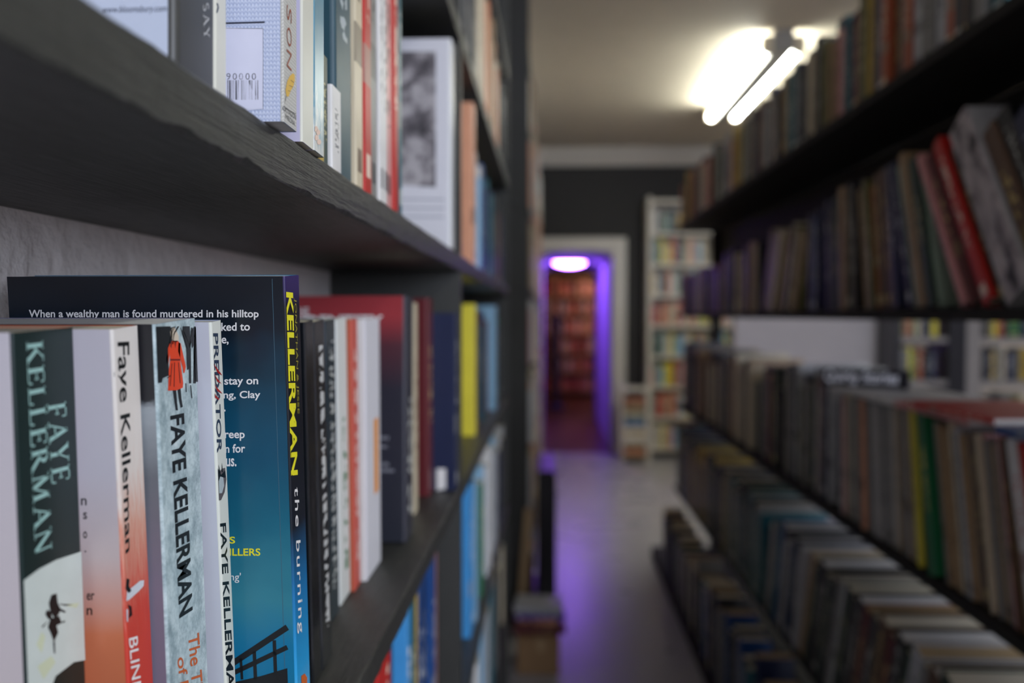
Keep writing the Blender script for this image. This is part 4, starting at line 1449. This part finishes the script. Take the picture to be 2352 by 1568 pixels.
prints('author_lettering', k2, sl, brn)
prints('feather_picture', k2, px_polys(k2, [[(673, 168), (677, 172), (677, 186), (674, 198), (668, 208), (663, 222), (658, 221), (656, 206), (660, 186), (666, 174)]], 'spine', eps=0.0002), ink('gold', (206, 162, 48)))
prints('feather_lines', k2, px_polys(k2, [stroke(657, 222, 656, 230, 1), stroke(656, 230, 651, 236, 1), stroke(651, 236, 653, 246, 1), stroke(653, 246, 680, 262, 1.2), stroke(668, 184, 676, 190, .8), stroke(664, 196, 673, 200, .8), stroke(661, 208, 668, 210, .8)], 'spine', eps=0.00035), ink('ink_dark', (30, 32, 50)))


def slanted(body, x0, wd, y0, drop, hgt):
    P = text_polys(body)
    a, b_, c, d = bounds(P)
    return [[local_hit(k2, x0 + (x - a) / (b_ - a) * wd, y0 + drop * (x - a) / (b_ - a) - (y - c) / (d - c) * hgt, 'spine', eps=0.0002) for x, y in f] for f in P]


prints('imprint_lettering', k2, slanted('OCTAGON', 652, 28, 254, 22, 12) + slanted('MEDIA', 656, 22, 272, 18, 11), ink('grey_ink', (90, 90, 92)))

c3, tc3, _h = hero(-0.1135, (695, -300), (695, 335), 721, ZU, 0.14, 'paperback', None, 'ivory-spined paperback beside the knit-patterned one', simple('cover_lilac', (196, 190, 212), 0.4, 0.04), cvs, G_UP, h=0.225)
sp_fl = uv_grad('spine_brushed_teal', [(0.0, (206, 206, 200)), (0.12, (110, 150, 166)), (0.5, (84, 134, 152)), (1, (98, 146, 162))], 'v', 0.3, 2.0, 0.5, (3, 8))
c4, *_ = hero(-0.1135, (722, -300), (722, 355), 745, ZU, 0.14, 'paperback', None, 'brushed teal paperback with pale blossoms at the foot of its spine', M['c_teal'], sp_fl, G_UP, h=0.225)
fl = []
for cx, cy in ((726, 296), (731, 304), (727, 316), (733, 326)):
    fl.append([(cx + 5 * math.cos(a * 1.0472), cy + 7 * math.sin(a * 1.0472)) for a in range(6)])
prints('blossom_picture', c4, px_polys(c4, fl, 'spine', eps=0.0002), ink('blossom', (226, 196, 178)))
for (ya, yb, hh, xx, col, lab) in ((0.4395, 0.4545, 0.062, -0.118, 'mustard', 'little mustard booklet before the big petrol-blue hardback'), (0.4555, 0.4665, 0.058, -0.119, 'dark green', 'little dark green booklet before the big petrol-blue hardback'), (0.4675, 0.488, 0.045, -0.117, 'white', 'little white booklet before the big petrol-blue hardback')):
    make_book(dict(kind='paperback', w=0.08, h=hh, t=yb - ya, seed=(0.1, 0.2), col=col, M=book_matrix('L', xx, ya, ZU + 0.0006, yb - ya, 0.0), group=G_UP), lab)

# big white photo book at the end of the bay
cv_w = simple('cover_photo_white', (218, 216, 222), 0.3, 0.03)
pb, tpb, _h = hero(-0.1155, (1036, 90), (1036, 560), 1046, ZU, 0.165, 'hardback', None, 'large white hardback with a grey photograph on its cover, upper shelf end', cv_w, simple('spine_gloss_white', (222, 222, 224), 0.22, 0.03), G_UP, t=0.035)
m, nt, N, L, bb = new_mat('photo_print')
f1 = noise(nt, objco(nt), 34.0, 6.0, 0.62)
L.new(ramp(nt, f1, [(0.35, (34, 32, 36)), (0.5, (110, 104, 108)), (0.62, (176, 170, 172))]), bb.inputs['Base Color'])
bb.inputs['Roughness'].default_value = 0.35
prints('photograph', pb, px_polys(pb, [[(900, 118), (1001, 118), (1001, 430), (900, 424)]], 'cover', tpb), m)
prints('caption_lettering', pb, sum([px_polys(pb, [[(905, y_), (1020, y_ + 1), (1020, y_ + 5), (905, y_ + 4)]], 'cover', tpb) for y_ in (455, 475, 495)], []), ink('grey_caption', (170, 170, 180)))

# ------------------------------------------------------------------ loose things
# flat magazines and the sign on the waist-high shelf of the aisle bookcase
def flat_mag(label, x0, x1, y0, y1, z0, t, col, rot=0.0, kind='magazine'):
    th_, w_, h_ = t, (x1 - x0), (y1 - y0)
    Mx = Matrix.Translation(((x0 + x1) / 2, (y0 + y1) / 2, z0 + t / 2)) @ Matrix.Rotation(R(rot), 4, 'Z') @ Matrix.Translation((-w_ / 2, h_ / 2, 0)) @ Matrix.Rotation(math.pi, 4, 'Z') @ Matrix.Rotation(R(-90), 4, 'X')
    # local z -> along y, local y -> vertical
    s = dict(kind=kind, w=w_, h=h_, t=t, seed=(rnd.random(), rnd.random()), col=col, M=Mx, group='magazines lying flat on the aisle bookcase', paper='paper_white')
    return make_book(s, label)


flat_mag('white magazine lying flat under the black sign on the waist-high shelf', 0.69, 0.90, 1.78, 2.18, 1.1735, 0.0105, 'white')
flat_mag('pale pink magazine lying flat over leaning magazines near the sign', 0.69, 0.90, 1.46, 1.77, 1.1735, 0.012, 'pink')
flat_mag('red magazine lying flat on top of the pink one', 0.68, 0.89, 1.38, 1.68, 1.1862, 0.009, 'red', 3)
flat_mag('blue magazine lying flat nearest the open end of the waist-high shelf', 0.68, 0.89, 1.12, 1.36, 1.1745, 0.012, 'blue', -2)

sg = thing('shelf_sign', 'black shelf sign with white lettering standing on the flat white magazine', 'sign', Matrix.Translation((0.748, 2.1, 1.1846)) @ Matrix.Rotation(R(54), 4, 'Z'))
b = MB()
b.box((0, -0.1, 0), (0.012, 0.1, 0.043))
b.build('board', M['dark_panel'], sg, bevel=0.002)
P_ = text_polys('Quirky Stories', 0.03, 0.15)
q0, q1, q2, q3 = bounds(P_)
prints('lettering', sg, [[(-0.0006, 0.093 - (x - q0) / (q1 - q0) * 0.17, 0.003 + (y - q2) / (q3 - q2) * 0.037) for x, y in f] for f in P_], ink('sign_white', (236, 234, 240)))

# things on the floor by the wall bookcase
cb = thing('cardboard_box', 'closed brown cardboard box on the floor by the wall bookcase', 'box', Matrix.Translation((-0.04, 3.36, 0)))
b = MB()
b.box((-0.08, -0.11, 0.001), (0.08, 0.11, 0.14))
b.build('carton', M['card'], cb, bevel=0.003)
b = MB()
b.box((-0.079, -0.028, 0.1402), (0.079, 0.028, 0.141))
b.box((-0.0045, -0.1105, 0.09), (0.0205, -0.1101, 0.14))
b.build('packing_tape', M['tan_wood'], cb)
z = 0.1415
for hh, tt, ww, col, rot, lab in ((0.2, 0.03, 0.15, 'maroon', 4, 'maroon paperback lying directly on the cardboard box'), (0.15, 0.024, 0.1, 'peach', -8, 'peach paperback lying second from the bottom on the cardboard box'),
                                  (0.19, 0.02, 0.14, 'purple', 6, 'purple paperback lying third from the bottom on the cardboard box'), (0.18, 0.034, 0.13, 'silver', -3, 'silver-grey paperback lying topmost on the cardboard box')):
    make_book(dict(kind='paperback', w=ww, h=hh, t=tt - 0.001, seed=(rnd.random(), rnd.random()), col=col, group='books on the cardboard box', paper='paper_white',
                   M=Matrix.Translation((-0.04, 3.36, z + tt / 2)) @ Matrix.Rotation(R(rot), 4, 'Z') @ Matrix.Rotation(R(-90), 4, 'Z') @ Matrix.Rotation(R(-90), 4, 'X') @ Matrix.Translation((ww / 2, 0, -hh / 2))), lab)
    z += tt
bt = thing('timber_batten', 'raw timber batten leaning against the wall bookcase', 'batten', Matrix.Translation((-0.128, 3.715, 0)) @ Matrix.Rotation(R(4.4), 4, 'Y'))
b = MB()
b.box((-0.018, -0.01, 0.002), (0.018, 0.01, 0.53))
b.build('strip', M['tan_wood'], bt, bevel=0.002)
ct = thing('low_cabinet', 'low glossy dark cabinet at the foot of the further wall bookcase', 'cabinet', Matrix.Translation((-0.02, 4.05, 0)))
b = MB()
b.box((-0.036, 0, 0), (0.045, 0.5, 0.63))
b.build('carcass', M['dark_panel'], ct, bevel=0.004)
b = MB()
b.box((0.045, 0.02, 0.04), (0.052, 0.48, 0.6))
b.build('door', M['dark_panel'], ct, bevel=0.002)

# white side table with book piles by the doorway
st = thing('side_table', 'small white table with book piles between the doorway and the white bookcase', 'table', Matrix.Translation((0.79, 8.2, 0)))
b = MB()
b.box((-0.13, -0.15, 0.66), (0.13, 0.15, 0.685))
b.build('table_top', M['white_wood'], st)
b = MB()
b.box((-0.13, -0.15, 0.05), (0.13, 0.15, 0.07))
b.build('lower_shelf', M['tan_wood'], st)
for sx in (-1, 1):
    for sy in (-1, 1):
        b = MB()
        b.box((sx * 0.12 - 0.01, sy * 0.14 - 0.01, 0), (sx * 0.12 + 0.01, sy * 0.14 + 0.01, 0.66))
        b.build('leg', M['white_wood'], st)
z = 0.071
for i, col in enumerate(['rust', 'brown', 'cream', 'white', 'mustard', 'white', 'blue', 'teal', 'cream', 'brown', 'tan', 'rust']):
    t_ = 0.04 if i % 3 else 0.05
    b = MB()
    Mx = Matrix.Translation((0.79 + 0.1 - 0.006 * (i % 3), 8.09, z + t_ / 2)) @ Matrix.Rotation(R(-90), 4, 'X') @ Matrix.Rotation(math.pi, 4, 'Y') @ Matrix.Rotation(math.pi / 2 * 0, 4, 'Z')
    s = dict(kind='paperback', w=0.2, h=0.2, t=t_ - 0.001, seed=(rnd.random(), rnd.random()), col=col,
             M=Matrix.Translation((0.79, 8.085, z + t_ / 2)) @ Matrix.Rotation(R(-90), 4, 'Z') @ Matrix.Rotation(R(-90), 4, 'X') @ Matrix.Translation((0, 0, -0.1)),
             group='book pile under the white side table')
    make_book(s, f"{col} paperback lying {ORD[i]} from the bottom of the pile inside the white table")
    z += t_
    if z > 0.6:
        break
